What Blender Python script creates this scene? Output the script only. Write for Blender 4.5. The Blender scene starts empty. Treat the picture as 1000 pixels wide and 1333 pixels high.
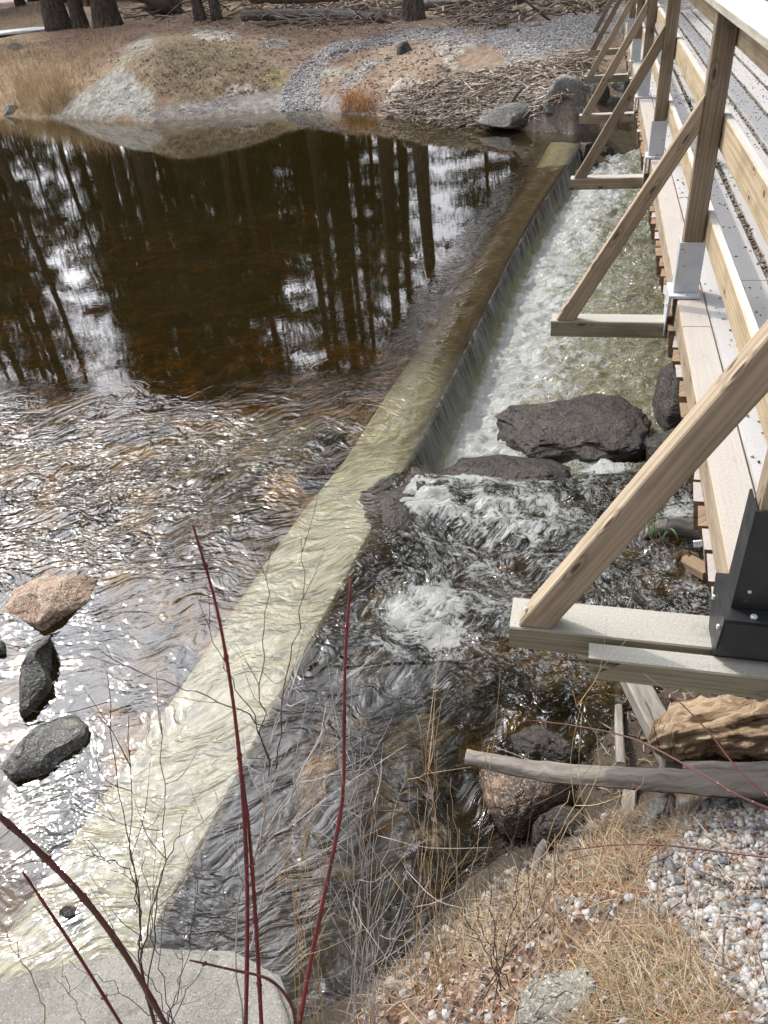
import bpy, bmesh, math, random
import numpy as np
from mathutils import Vector, Matrix
random.seed(7); rng = np.random.default_rng(11)
R = math.radians
scene = bpy.context.scene
COL = scene.collection

# ------------------------------------------------------------------ camera
PITCH, ROLL, FPX, CAMH, YAW = .6341, .0985, 1000., 2.8, .2843
_r = np.array([1, 0, 0.]); CF = np.array([0, math.cos(PITCH), -math.sin(PITCH)]); _d = np.array([0, -math.sin(PITCH), -math.cos(PITCH)])
CR = math.cos(ROLL)*_r + math.sin(ROLL)*_d
CD = -math.sin(ROLL)*_r + math.cos(ROLL)*_d
C0 = np.array([0, 0, CAMH])
def ray(x, y): return CR*(x-500)/FPX + CD*(y-666.5)/FPX + CF
def onz(x, y, z=0.):
    d = ray(x, y); return C0 + d*(z-CAMH)/d[2]
def ond(x, y, d): return C0 + ray(x, y)*d
def pix(P):
    P = np.asarray(P) - C0; z = P@CF
    z = np.where(z < .05, .05, z)
    return 500 + FPX*(P@CR)/z, 666.5 + FPX*(P@CD)/z
cam = bpy.data.cameras.new('camera'); co = bpy.data.objects.new('camera', cam); COL.objects.link(co)
cam.sensor_fit = 'VERTICAL'; cam.sensor_height = 36; cam.lens = FPX*36/1333
cam.clip_start = .05; cam.clip_end = 1500
m = Matrix(((CR[0], -CD[0], -CF[0], 0), (CR[1], -CD[1], -CF[1], 0), (CR[2], -CD[2], -CF[2], CAMH), (0, 0, 0, 1)))
co.matrix_world = m
scene.camera = co
scene.render.resolution_x = 768; scene.render.resolution_y = 1024

# ------------------------------------------------------------------ numeric helpers
def _hash(ix, iy, s):
    h = (ix.astype(np.int64)*374761393 + iy.astype(np.int64)*668265263 + s*974634777) & 0xffffffff
    h = ((h ^ (h >> 13))*1274126177) & 0xffffffff
    return ((h ^ (h >> 16)) & 0xffff)/65535.
def vnoise(x, y, s=0):
    x = np.asarray(x, float); y = np.asarray(y, float)
    ix = np.floor(x); iy = np.floor(y); fx = x-ix; fy = y-iy
    fx = fx*fx*(3-2*fx); fy = fy*fy*(3-2*fy)
    a = _hash(ix, iy, s); b = _hash(ix+1, iy, s); c = _hash(ix, iy+1, s); d = _hash(ix+1, iy+1, s)
    return (a*(1-fx)+b*fx)*(1-fy) + (c*(1-fx)+d*fx)*fy
def fbm(x, y, sc=1., octv=4, s=0):
    t = 0; a = .5; n = 0
    for i in range(octv):
        t = t + a*(vnoise(np.asarray(x)*sc, np.asarray(y)*sc, s+i*17)-.5); n += a; a *= .5; sc *= 2.03
    return t/n*2          # about -1..1
def sstep(a, b, x):
    t = np.clip((np.asarray(x, float)-a)/(b-a), 0, 1); return t*t*(3-2*t)
def inpoly(px, py, poly):
    c = np.zeros(np.shape(px), bool); n = len(poly)
    for i in range(n):
        x1, y1 = poly[i]; x2, y2 = poly[(i+1) % n]
        if y1 == y2: continue
        k = ((y1 > py) != (y2 > py)) & (px < (x2-x1)*(py-y1)/(y2-y1)+x1); c ^= k
    return c

# ------------------------------------------------------------------ object helpers
ORG = {}
def tag(o, label=None, cat=None, group=None, kind=None):
    if label: o['label'] = label
    if cat: o['category'] = cat
    if group: o['group'] = group
    if kind: o['kind'] = kind
    return o
def empty(name, loc, label, cat, group=None):
    o = bpy.data.objects.new(name, None); COL.objects.link(o); o.location = loc; o.empty_display_size = .1
    ORG[o.name] = np.array(loc, float); return tag(o, label, cat, group)
def mkobj(name, V, F, mat, parent=None, origin=None, smooth=True, uv=None, attrs=None, colors=None, mats=None, fmat=None):
    """V world-space vertices, F faces; stored relative to parent's base or to origin"""
    V = np.asarray(V, float)
    if parent is not None: org = ORG[parent.name]
    elif origin is not None: org = np.asarray(origin, float)
    else: org = np.array([V[:, 0].mean(), V[:, 1].mean(), V[:, 2].min()])
    me = bpy.data.meshes.new(name)
    Vr = V-org
    if isinstance(F, np.ndarray):
        k = F.shape[1]; n = len(F)
        me.vertices.add(len(Vr)); me.vertices.foreach_set('co', Vr.astype(np.float32).ravel())
        me.loops.add(n*k); me.loops.foreach_set('vertex_index', F.astype(np.int32).ravel())
        me.polygons.add(n); me.polygons.foreach_set('loop_start', (np.arange(n)*k).astype(np.int32))
        try: me.polygons.foreach_set('loop_total', np.full(n, k, np.int32))
        except Exception: pass
        me.update(calc_edges=True)
    else:
        me.from_pydata([tuple(v) for v in Vr], [], F)
    me.validate()
    if smooth: me.polygons.foreach_set('use_smooth', [True]*len(me.polygons))
    if uv is not None:      # per-vertex uv
        lay = me.uv_layers.new(name='UVMap'); li = np.empty(len(me.loops), np.int32); me.loops.foreach_get('vertex_index', li)
        lay.data.foreach_set('uv', np.asarray(uv, np.float32)[li].ravel())
    for k, a in (attrs or {}).items():
        at = me.attributes.new(k, 'FLOAT', 'POINT'); at.data.foreach_set('value', np.asarray(a, np.float32).ravel())
    if colors is not None:
        at = me.color_attributes.new('col', 'FLOAT_COLOR', 'POINT')
        c = np.ones((len(V), 4), np.float32); c[:, :3] = colors; at.data.foreach_set('color', c.ravel())
    if mats: 
        for mm in mats: me.materials.append(mm)
        if fmat is not None: me.polygons.foreach_set('material_index', np.asarray(fmat, np.int32))
    elif mat: me.materials.append(mat)
    o = bpy.data.objects.new(name, me); COL.objects.link(o)
    if parent is not None: o.parent = parent
    else: o.location = org
    ORG[o.name] = org if parent is None else ORG[parent.name]
    return o
class MB:
    def __init__(s): s.v = []; s.f = []; s.uv = []; s.c = []
    def add(s, V, F, uv=None, c=None):
        o = len(s.v); s.v += [tuple(p) for p in V]; s.f += [tuple(int(i)+o for i in f) for f in F]
        s.uv += [tuple(p) for p in (uv if uv is not None else [(p[0], p[1]) for p in V])]
        s.c += [tuple(c if c is not None else (1, 1, 1))]*len(V)
    def build(s, name, mat, parent=None, smooth=False, origin=None, colors=False):
        return mkobj(name, np.array(s.v), s.f, mat, parent, origin, smooth, uv=s.uv, colors=np.array(s.c) if colors else None)
def beam_geo(p0, p1, side, a, b, bev=.004, j=0.):
    """box from p0 to p1; a = full size along 'side' vector, b = full size along the other; chamfered long edges; uv in metres"""
    p0 = np.array(p0, float); p1 = np.array(p1, float); L = np.linalg.norm(p1-p0); ax = (p1-p0)/L
    sd = np.array(side, float); sd -= ax*(sd@ax); sd /= np.linalg.norm(sd); up = np.cross(ax, sd)
    ha, hb = a/2, b/2; c = min(bev, ha*.5, hb*.5)
    prof = [(-ha+c, -hb), (ha-c, -hb), (ha, -hb+c), (ha, hb-c), (ha-c, hb), (-ha+c, hb), (-ha, hb-c), (-ha, -hb+c)]
    per = [0]
    for i in range(8): per.append(per[-1]+math.dist(prof[i], prof[(i+1) % 8]))
    n = max(2, int(L/.4)+1) if j else 2
    V = []; UV = []; F = []
    for k in range(n):
        q = p0+ax*L*k/(n-1); w = (random.uniform(-j, j), random.uniform(-j, j)) if 0 < k < n-1 else (0, 0)
        for i in range(9):
            s_, t_ = prof[i % 8]; V.append(q+sd*(s_+w[0])+up*(t_+w[1])); UV.append((L*k/(n-1), per[i]))
    for k in range(n-1):
        for i in range(8): A = k*9+i; F.append((A, A+1, A+10, A+9))
    o = len(V)
    for k, q in ((0, p0), (1, p1)):
        for i in range(8):
            s_, t_ = prof[i]; V.append(q+sd*s_+up*t_); UV.append((s_*.3+k*7, t_))
    F.append(tuple(o+i for i in range(7, -1, -1))); F.append(tuple(o+8+i for i in range(8)))
    return V, F, UV
def tube_geo(P, Rr, n=8, rough=0., seed=0, cap=True):
    P = np.array(P, float); m_ = len(P); rr = np.broadcast_to(np.array(Rr, float), (m_,))
    rs = np.random.default_rng(seed)
    T = np.gradient(P, axis=0); T /= np.linalg.norm(T, axis=1)[:, None]+1e-9
    ref = np.array([0, 0, 1.]) if abs(T[0][2]) < .9 else np.array([1., 0, 0])
    V = []; UV = []; F = []; L = 0
    s = np.cross(T[0], ref); s /= np.linalg.norm(s)
    lob = 1+rough*rs.normal(size=n)
    for k in range(m_):
        s = s-T[k]*(s@T[k]); s /= np.linalg.norm(s); u = np.cross(T[k], s)
        if k: L += np.linalg.norm(P[k]-P[k-1])
        lk = lob*(1+rough*.6*rs.normal(size=n))
        for i in range(n+1):
            a = 2*math.pi*(i % n)/n; q = rr[k]*lk[i % n]
            V.append(P[k]+s*math.cos(a)*q+u*math.sin(a)*q); UV.append((L, i/n*2*math.pi*rr[k]))
    for k in range(m_-1):
        for i in range(n): A = k*(n+1)+i; F.append((A, A+n+1, A+n+2, A+1))
    if cap:
        for k in (0, m_-1):
            o = len(V); V.append(P[k]); UV.append((0, 0))
            for i in range(n):
                A = k*(n+1)+i; F.append((o, A, A+1) if k == 0 else (o, A+1, A))
    return V, F, UV
def smooth_path(pts, n=12):
    P = np.array(pts, float); m_ = len(P)
    if m_ < 3: return np.array([P[0]+(P[-1]-P[0])*t for t in np.linspace(0, 1, n)])
    out = []; Q = np.vstack([2*P[0]-P[1], P, 2*P[-1]-P[-2]])
    seg = max(1, n//(m_-1))
    for i in range(m_-1):
        a, b, c, d = Q[i:i+4]
        for t in np.linspace(0, 1, seg, endpoint=False):
            out.append(.5*((2*b)+(c-a)*t+(2*a-5*b+4*c-d)*t*t+(-a+3*b-3*c+d)*t**3))
    out.append(P[-1]); return np.array(out)
def ico(sub):
    bm = bmesh.new(); bmesh.ops.create_icosphere(bm, subdivisions=sub, radius=1.)
    V = np.array([v.co[:] for v in bm.verts]); F = np.array([[v.index for v in f.verts] for f in bm.faces]); bm.free(); return V, F
ICO = {k: ico(k) for k in (1, 2, 4, 5)}

# ------------------------------------------------------------------ material helpers
class NT:
    def __init__(s, name):
        s.m = bpy.data.materials.new(name); s.m.use_nodes = True; s.t = s.m.node_tree; s.t.nodes.clear()
        s.out = s.t.nodes.new('ShaderNodeOutputMaterial')
    def n(s, ty, **kw):
        nd = s.t.nodes.new('ShaderNode'+ty)
        for k, v in kw.items():
            if k in nd.inputs: s.set(nd.inputs[k], v)
            else: setattr(nd, k, v)
        return nd
    def set(s, sock, v):
        if isinstance(v, bpy.types.NodeSocket): s.t.links.new(v, sock)
        elif isinstance(v, bpy.types.Node): s.t.links.new(v.outputs[0], sock)
        else: sock.default_value = (tuple(v)+(1,) if isinstance(v, tuple) and len(v) == 3 and sock.type == 'RGBA' else v)
    def noise(s, vec, scale, detail=4, rough=.55, dist=0, out='Fac'):
        nd = s.n('TexNoise', Scale=scale, Detail=detail, Roughness=rough, Distortion=dist)
        if vec is not None: s.set(nd.inputs['Vector'], vec)
        return nd.outputs[out]
    def voro(s, vec, scale, feature='F1', out='Distance', rnd=1.):
        nd = s.n('TexVoronoi', Scale=scale); nd.feature = feature; nd.inputs['Randomness'].default_value = rnd
        if vec is not None: s.set(nd.inputs['Vector'], vec)
        return nd.outputs[out]
    def math(s, op, a, b=0., c=None, clamp=False):
        nd = s.n('Math', operation=op, use_clamp=clamp); s.set(nd.inputs[0], a); s.set(nd.inputs[1], b)
        if c is not None: s.set(nd.inputs[2], c)
        return nd.outputs[0]
    def mix(s, f, a, b, blend='MIX'):
        nd = s.n('Mix', data_type='RGBA', blend_type=blend); s.set(nd.inputs[0], f); s.set(nd.inputs[6], a); s.set(nd.inputs[7], b); return nd.outputs[2]
    def ramp(s, f, stops):
        nd = s.n('ValToRGB'); s.set(nd.inputs[0], f); cr = nd.color_ramp
        while len(cr.elements) < len(stops): cr.elements.new(.5)
        for e, (p, c) in zip(cr.elements, stops): e.position = p; e.color = (c if isinstance(c, tuple) else (c, c, c))+(1,)
        return nd.outputs[0]
    def rng(s, f, a, b, c=0., d=1.):
        nd = s.n('MapRange'); nd.interpolation_type = 'SMOOTHSTEP'; s.set(nd.inputs[0], f)
        for i, v in enumerate((a, b, c, d)): s.set(nd.inputs[1+i], v)
        return nd.outputs[0]
    def mapv(s, vec, scale=(1, 1, 1), rot=(0, 0, 0), loc=(0, 0, 0)):
        nd = s.n('Mapping'); s.set(nd.inputs[0], vec); nd.inputs['Scale'].default_value = scale; nd.inputs['Rotation'].default_value = rot; nd.inputs['Location'].default_value = loc
        return nd.outputs[0]
    def attr(s, name, out='Fac'): return s.n('Attribute', attribute_name=name).outputs[out]
    def pos(s): return s.n('NewGeometry').outputs['Position']
    def bump(s, h, strength=.5, dist=.01, normal=None):
        nd = s.n('Bump'); s.set(nd.inputs['Height'], h); s.set(nd.inputs['Strength'], strength); s.set(nd.inputs['Distance'], dist)
        if normal is not None: s.set(nd.inputs['Normal'], normal)
        return nd.outputs[0]
    def pbr(s, col, rough=.8, normal=None, spec=.5, metal=0.):
        nd = s.n('BsdfPrincipled'); s.set(nd.inputs['Base Color'], col); s.set(nd.inputs['Roughness'], rough); s.set(nd.inputs['Metallic'], metal)
        s.set(nd.inputs['Specular IOR Level'], spec)
        if normal is not None: s.set(nd.inputs['Normal'], normal)
        s.t.links.new(nd.outputs[0], s.out.inputs[0]); return nd
    def done(s, sock): s.t.links.new(sock, s.out.inputs[0]); return s.m

def wood_mat(name, c1, c2, weather_toplit=(.5, .46, .43), top_amt=.8, knots=True, rough=.75):
    t = NT(name); uv = t.n('UVMap').outputs[0]; rnd = t.n('ObjectInfo').outputs['Random']
    off = t.n('CombineXYZ'); t.set(off.inputs[0], t.math('MULTIPLY', rnd, 37.)); t.set(off.inputs[1], t.math('MULTIPLY', rnd, 11.))
    v = t.n('VectorMath', operation='ADD'); t.set(v.inputs[0], uv); t.set(v.inputs[1], off)
    warp = t.noise(t.mapv(v.outputs[0], (1.2, 6, 1)), 1.5, 3)
    g = t.noise(t.mapv(v.outputs[0], (1.5, 38, 1)), 1., 5, .6, .4)
    rings = t.n('TexWave', Scale=1., Distortion=11., Detail=2.); rings.bands_direction = 'Y'
    t.set(rings.inputs['Vector'], t.mapv(v.outputs[0], (.9, 14, 1))); rings.inputs['Detail Scale'].default_value = .7
    f = t.math('ADD', t.math('MULTIPLY', g, .80), t.math('MULTIPLY', rings.outputs['Fac'], .16))
    col = t.ramp(f, [(.32, c2), (.62, c1)])
    blotch = t.noise(t.mapv(v.outputs[0], (3, 9, 1)), 1., 4)
    col = t.mix(t.rng(blotch, .46, .72, 0, .6), col, tuple(x*.62 for x in c2))
    if knots:
        vk = t.n('TexVoronoi', Scale=1.); vk.voronoi_dimensions = '2D'; wv = t.n('VectorMath', operation='ADD'); t.set(wv.inputs[0], t.mapv(v.outputs[0], (4.2, 13, 1))); wc = t.n('CombineXYZ'); t.set(wc.inputs[1], t.math('MULTIPLY', g, .5)); t.set(wv.inputs[1], wc.outputs[0]); t.set(vk.inputs['Vector'], wv.outputs[0])
        sc_ = t.n('SeparateColor'); t.set(sc_.inputs[0], vk.outputs['Color']); on = t.rng(sc_.outputs[0], .62, .66)
        kd = vk.outputs['Distance']; col = t.mix(t.math('MULTIPLY', t.rng(kd, .07, .15, .9, 0.), on), col, (.07, .04, .022)); ringk = t.math('MULTIPLY', t.rng(t.math('ABSOLUTE', t.math('SUBTRACT', kd, .24)), .015, .06, .45, 0.), on); col = t.mix(ringk, col, tuple(x*.5 for x in c2))
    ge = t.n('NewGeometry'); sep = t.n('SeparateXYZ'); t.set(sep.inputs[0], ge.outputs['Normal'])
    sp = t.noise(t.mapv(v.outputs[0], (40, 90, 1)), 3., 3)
    wf = t.math('MULTIPLY', t.rng(sep.outputs[2], .6, .9), top_amt)
    wcol = t.mix(t.rng(sp, .35, .65), tuple(x*.72 for x in weather_toplit), weather_toplit)
    col = t.mix(wf, col, wcol)  # up-facing faces paler: grey weathering plus top light put into the colour
    crack = t.noise(t.mapv(v.outputs[0], (1.1, 60, 1), loc=(3, 1, 0)), 1., 2, .5, .2)
    col = t.mix(t.rng(crack, .29, .25, 0, .75), col, (.06, .045, .03))
    t.pbr(col, rough, t.bump(t.math('ADD', f, t.math('MULTIPLY', t.rng(crack, .31, .25), -1.)), .5, .003), .3)
    return t.m
M = {}
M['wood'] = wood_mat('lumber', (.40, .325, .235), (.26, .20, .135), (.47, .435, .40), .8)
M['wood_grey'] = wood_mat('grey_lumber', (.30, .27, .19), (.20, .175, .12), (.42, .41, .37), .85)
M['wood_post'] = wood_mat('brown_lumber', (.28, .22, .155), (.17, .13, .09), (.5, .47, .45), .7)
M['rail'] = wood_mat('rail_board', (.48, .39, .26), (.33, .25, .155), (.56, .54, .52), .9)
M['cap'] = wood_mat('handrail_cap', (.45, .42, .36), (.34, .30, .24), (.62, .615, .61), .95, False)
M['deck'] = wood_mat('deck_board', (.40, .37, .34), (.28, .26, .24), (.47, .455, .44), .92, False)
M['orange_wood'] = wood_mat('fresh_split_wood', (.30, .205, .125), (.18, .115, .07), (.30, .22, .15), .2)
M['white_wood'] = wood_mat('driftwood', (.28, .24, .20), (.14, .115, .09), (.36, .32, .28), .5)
def metal(name, col, rust, rough, amt):
    t = NT(name); p = t.pos(); n = t.noise(p, 30, 5); n2 = t.noise(p, 9, 4)
    c = t.mix(t.rng(n, .66, .72, 0, amt), col, rust); c = t.mix(t.rng(n2, .4, .7, 0, .35), c, tuple(x*.7 for x in col))
    t.pbr(c, t.rng(n2, .3, .7, rough, rough+.2), t.bump(n, .15, .002), .5, 0.); return t.m
M['galv'] = metal('painted_grey_steel', (.50, .52, .54), (.18, .07, .03), .35, .9)
M['black'] = metal('black_painted_steel', (.018, .019, .021), (.12, .11, .10), .3, .7)
M['bolt'] = metal('zinc_bolt', (.55, .55, .55), (.3, .15, .08), .3, .5)
def rock_mat(name, c1, c2, c3, wet=0., lich=0., sc=1., rough=.85):
    t = NT(name); tc = t.n('TexCoord').outputs['Object']; p = t.mapv(tc, (sc,)*3)
    n1 = t.noise(p, 3.5, 8, .62, .4); n2 = t.noise(p, 22, 6, .7); n3 = t.noise(t.mapv(tc, (sc, sc, sc*4), (.5, .4, .2)), 7, 5, .6, 1.)
    c = t.ramp(n1, [(.3, c1), (.5, c2), (.68, c3)])
    c = t.mix(t.rng(n2, .35, .7, 0, .75), c, t.mix(.5, c, c1, 'MULTIPLY'))
    c = t.mix(t.rng(n3, .58, .62, 0, .35), c, c3)
    n5 = t.noise(p, 110, 3, .6); n6 = t.noise(p, 48, 3, .6, .5); c = t.mix(t.rng(n5, .56, .66, 0, .6), c, tuple(min(1., x*1.6+.015) for x in c3)); c = t.mix(t.rng(n5, .44, .36, 0, .7), c, tuple(x*.5 for x in c1)); c = t.mix(t.rng(n6, .56, .64, 0, .5), c, c1)
    if lich: c = t.mix(t.rng(t.noise(p, 9, 5, .7), .58, .62, 0, lich), c, (.42, .45, .33))
    v = t.voro(t.n('VectorMath', operation='ADD').outputs[0] if False else p, 5, 'DISTANCE_TO_EDGE')
    h = t.math('ADD', t.math('MULTIPLY', n1, .9), t.math('ADD', t.math('MULTIPLY', n2, .45), t.math('ADD', t.math('MULTIPLY', n3, .3), t.math('MULTIPLY', n6, .22))))
    ro = t.rng(n2, .3, .7, rough-.35*wet-.25*wet, rough-.3*wet)
    vc = t.n('TexVoronoi', Scale=2.6); t.set(vc.inputs['Vector'], t.n('VectorMath', operation='ADD').outputs[0] if False else p)
    h = t.math('ADD', h, t.math('MULTIPLY', t.rng(t.noise(t.mapv(tc, (sc, sc, sc*2), (.3, .8, 0)), 5, 3, .5, 2.2), .47, .5), .5))
    t.pbr(c, ro, t.bump(h, 1., .045/sc), .5); return t.m
M['rk_dark'] = rock_mat('wet_dark_rock', (.012, .010, .009), (.028, .021, .016), (.085, .06, .042), .85)
M['rk_grey'] = rock_mat('grey_rock', (.12, .12, .115), (.25, .245, .23), (.38, .37, .35), 0, .3)
M['rk_slate'] = rock_mat('slate_rock', (.03, .03, .027), (.085, .083, .076), (.19, .185, .17), .3)
M['rk_mid'] = rock_mat('mid_grey_rock', (.06, .058, .052), (.13, .127, .118), (.24, .235, .22), .2, .25)
M['rk_pink'] = rock_mat('pink_tan_rock', (.20, .12, .085), (.40, .29, .21), (.52, .44, .34), 0, .3)
M['rk_brown'] = rock_mat('brown_orange_rock', (.03, .024, .02), (.10, .072, .052), (.40, .27, .18), .7)
M['rk_sub'] = rock_mat('submerged_brown_rock', (.07, .055, .04), (.18, .145, .10), (.33, .27, .19), .3)
M['rk_gold'] = rock_mat('golden_submerged_rock', (.40, .24, .09), (.7, .46, .19), (.85, .62, .32), .3)
M['rk_pale'] = rock_mat('pale_stone', (.16, .155, .13), (.28, .27, .23), (.40, .385, .34), 0, .6)

def hcol_mat(name, gravelly=True, sc=1.):
    t = NT(name); p = t.pos(); c = t.attr('col', 'Color')
    n1 = t.noise(p, 6*sc, 6, .65); n2 = t.noise(p, 38*sc, 5, .7); n3 = t.noise(t.mapv(p, (1, .45, 1)), 90*sc, 3, .7)
    f = t.ramp(t.math('ADD', t.math('MULTIPLY', n1, .45), t.math('MULTIPLY', n2, .55)), [(.32, (.3,)*3), (.5, (.95,)*3), (.68, (1.75,)*3)])
    c2 = t.mix(1., c, f, 'MULTIPLY')
    c2 = t.mix(t.rng(n3, .6, .7, 0, .55), c2, t.mix(.55, c, (.5, .43, .36)))
    c2 = t.mix(t.rng(n3, .42, .34, 0, .5), c2, t.mix(.8, c, (.07, .05, .035)))
    if gravelly:
        g = t.attr('grav'); vd = t.n('TexVoronoi', Scale=26*sc); t.set(vd.inputs['Vector'], p)
        bw = t.n('RGBToBW'); t.set(bw.inputs[0], vd.outputs['Color'])
        gc = t.ramp(bw.outputs[0], [(.15, (.18, .175, .175)), (.45, (.34, .335, .33)), (.8, (.52, .505, .49))])
        gc = t.mix(t.rng(vd.outputs['Distance'], .45, .75, 0, .85), gc, (.07, .06, .055)); gc = t.mix(t.rng(n1, .5, .62, 0, .7), gc, t.mix(.5, c2, (.2, .16, .12)))
        c2 = t.mix(t.math('MAXIMUM', g, 0.), c2, gc); rk = t.math('MAXIMUM', t.math('MULTIPLY', g, -1.), 0.)
        cr1 = t.noise(t.mapv(p, (.8, 1.6, 2.5), (.2, .1, .5)), 1.6*sc, 5, .6, 1.2); cr = t.rng(t.math('ABSOLUTE', t.math('SUBTRACT', cr1, .5)), .004, .022, 1., 0.)
        pat = t.noise(p, 3.3*sc, 6, .7, .8); c2 = t.mix(t.math('MULTIPLY', rk, t.rng(pat, .48, .60, 0, .75)), c2, t.mix(.6, c, (.13, .12, .085))); c2 = t.mix(t.math('MULTIPLY', rk, t.rng(pat, .44, .36, 0, .6)), c2, t.mix(.5, c, (.6, .56, .52))); c2 = t.mix(t.math('MULTIPLY', rk, t.math('MULTIPLY', cr, .8)), c2, (.06, .05, .045))
    h = t.math('ADD', t.math('MULTIPLY', n1, .6), n2)
    t.pbr(c2, .9, t.bump(h, .9, .035/sc), .2); return t.m
M['ground'] = hcol_mat('ground_surface'); M['nearground'] = hcol_mat('bank_soil', True, 2.2)
def bed_mat():
    t = NT('stream_bed'); p = t.pos()
    v = t.n('TexVoronoi', Scale=3.4); t.set(v.inputs['Vector'], t.mapv(p, (1, 1, .2))); v2 = t.n('TexVoronoi', Scale=14.); t.set(v2.inputs['Vector'], p)
    n = t.noise(p, 2.2, 6, .65, .6); n2 = t.noise(p, 25, 5, .7)
    c = t.ramp(n, [(.28, (.03, .02, .009)), (.46, (.12, .075, .03)), (.58, (.28, .175, .075)), (.70, (.48, .33, .17))])
    bw = t.n('RGBToBW'); t.set(bw.inputs[0], v.outputs['Color'])
    c = t.mix(.75, c, t.ramp(bw.outputs[0], [(.2, (.25,)*3), (.8, (1.5,)*3)]), 'MULTIPLY')
    bw2 = t.n('RGBToBW'); t.set(bw2.inputs[0], v2.outputs['Color'])
    c = t.mix(.6, c, t.ramp(bw2.outputs[0], [(.2, (.4,)*3), (.8, (1.5,)*3)]), 'MULTIPLY')
    c = t.mix(t.rng(n2, .3, .7, 0, .5), c, (.05, .035, .02))
    h = t.math('SUBTRACT', t.math('MULTIPLY', n, .5), t.math('ADD', v.outputs['Distance'], t.math('MULTIPLY', v2.outputs['Distance'], .3)))
    t.pbr(c, .8, t.bump(h, .8, .08), .3); return t.m
M['bed'] = bed_mat()
def conc_mat(name, c1, c2, stain, algae=False):
    t = NT(name); p = t.pos(); n = t.noise(p, 2.5, 7, .65, .7); n2 = t.noise(p, 60, 4, .7); n3 = t.noise(t.mapv(p, (1, .7, 1), (0, 0, -.4)), 7, 6, .66, 1.4)
    c = t.ramp(n, [(.3, c2), (.62, c1)]); c = t.mix(t.rng(n2, .3, .7, 0, .35), c, tuple(x*.6 for x in c1))
    c = t.mix(t.rng(n3, .5, .72, 0, .42), c, stain)
    if not algae:
        pit = t.noise(p, 170, 2, .6); c = t.mix(t.rng(pit, .60, .68, 0, .8), c, tuple(x*.25 for x in c1)); c = t.mix(t.rng(pit, .40, .32, 0, .6), c, tuple(min(1, x*1.7) for x in c1)); dn_ = t.noise(p, 6, 6, .75, .8); c = t.mix(t.rng(dn_, .52, .66, 0, .6), c, stain); n2 = t.math('ADD', n2, t.math('MULTIPLY', pit, .8))
    if algae:
        sx = t.n('SeparateXYZ'); t.set(sx.inputs[0], p); yy = t.math('ADD', sx.outputs[1], t.math('MULTIPLY', n, 1.2))
        f = t.math('MULTIPLY', t.rng(yy, 5.7, 6.9), t.rng(yy, 13.1, 12.7))
        c = t.mix(t.math('MULTIPLY', f, .94), c, t.mix(n3, (.03, .02, .008), (.13, .08, .03)))
    t.pbr(c, .85, t.bump(t.math('ADD', n2, t.math('MULTIPLY', n3, 1.5)), .6, .006), .3); return t.m
M['weir'] = conc_mat('submerged_concrete', (.47, .455, .36), (.32, .305, .225), (.27, .25, .16), True)
M['block'] = conc_mat('worn_concrete', (.25, .24, .215), (.15, .142, .125), (.08, .075, .06))
def bark_mat():
    t = NT('tree_bark'); tc = t.n('TexCoord').outputs['Object']
    v = t.voro(t.mapv(tc, (9, 9, 2)), 1.6, 'DISTANCE_TO_EDGE'); n = t.noise(t.mapv(tc, (1, 1, .25)), 12, 6, .7)
    c = t.ramp(n, [(.3, (.055, .045, .038)), (.6, (.16, .135, .115)), (.75, (.26, .235, .21))])
    c = t.mix(t.rng(v, 0, .12, .8, 0), c, (.03, .024, .02))
    t.pbr(c, .9, t.bump(t.math('ADD', t.math('MULTIPLY', v, 2.), n), .9, .03), .2); return t.m
M['bark'] = bark_mat()
def vcol_mat(name, rough=.7, var=.5, trans=0., sc=60., bumpd=.002):
    t = NT(name); c = t.attr('col', 'Color'); n = t.noise(t.pos(), sc, 4, .65)
    f = t.ramp(n, [(.3, (1-var,)*3), (.7, (1+var*.7,)*3)]); c = t.mix(1., c, f, 'MULTIPLY')
    b = t.pbr(c, rough, t.bump(n, .5, bumpd), .3)
    if trans:
        tr = t.n('BsdfTranslucent'); t.set(tr.inputs[0], c); mx = t.n('MixShader'); mx.inputs[0].default_value = trans
        t.t.links.new(b.outputs[0], mx.inputs[1]); t.t.links.new(tr.outputs[0], mx.inputs[2]); t.done(mx.outputs[0])
    return t.m
M['blade'] = vcol_mat('dry_grass', .6, .35, .3, 40)
M['stone'] = vcol_mat('gravel_stone', .8, .35, 0, 130, .002)
M['stick'] = vcol_mat('weathered_sticks', .85, .4, 0, 50)
M['needle'] = vcol_mat('pine_needles', .6, .3, .25, 6)
M['leaf'] = vcol_mat('dead_leaves', .7, .35, .25, 40)
def stem_mat(name, c, c2, sc=90, rough=.4):
    t = NT(name); n = t.noise(t.pos(), sc, 3); n2 = t.noise(t.pos(), 14, 3)
    col = t.mix(t.rng(n2, .35, .65), c, c2); col = t.mix(t.rng(n, .66, .72, 0, .6), col, (.45, .35, .3)); t.pbr(col, rough, t.bump(n, .3, .001), .4); return t.m
M['red'] = stem_mat('red_bark_stem', (.17, .014, .022), (.10, .012, .015))
M['redbrown'] = stem_mat('red_brown_stem', (.11, .032, .026), (.06, .022, .018))
M['greytwig'] = stem_mat('grey_twig', (.46, .43, .40), (.30, .26, .23), 60, .7)
M['tan'] = stem_mat('tan_twig', (.48, .35, .20), (.36, .23, .12), 50, .7)
M['darktwig'] = stem_mat('dark_twig', (.10, .06, .05), (.06, .04, .035), 50, .7)
M['snow'] = conc_mat('old_snow', (.85, .86, .88), (.75, .77, .8), (.7, .7, .72))
t = NT('rotten_wood'); uv = t.n('UVMap').outputs[0]
g1 = t.noise(t.mapv(uv, (2.5, 16, 1)), 1., 7, .7, 2.2); g2 = t.noise(t.mapv(uv, (9, 60, 1)), 1., 5, .7, .8)
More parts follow.
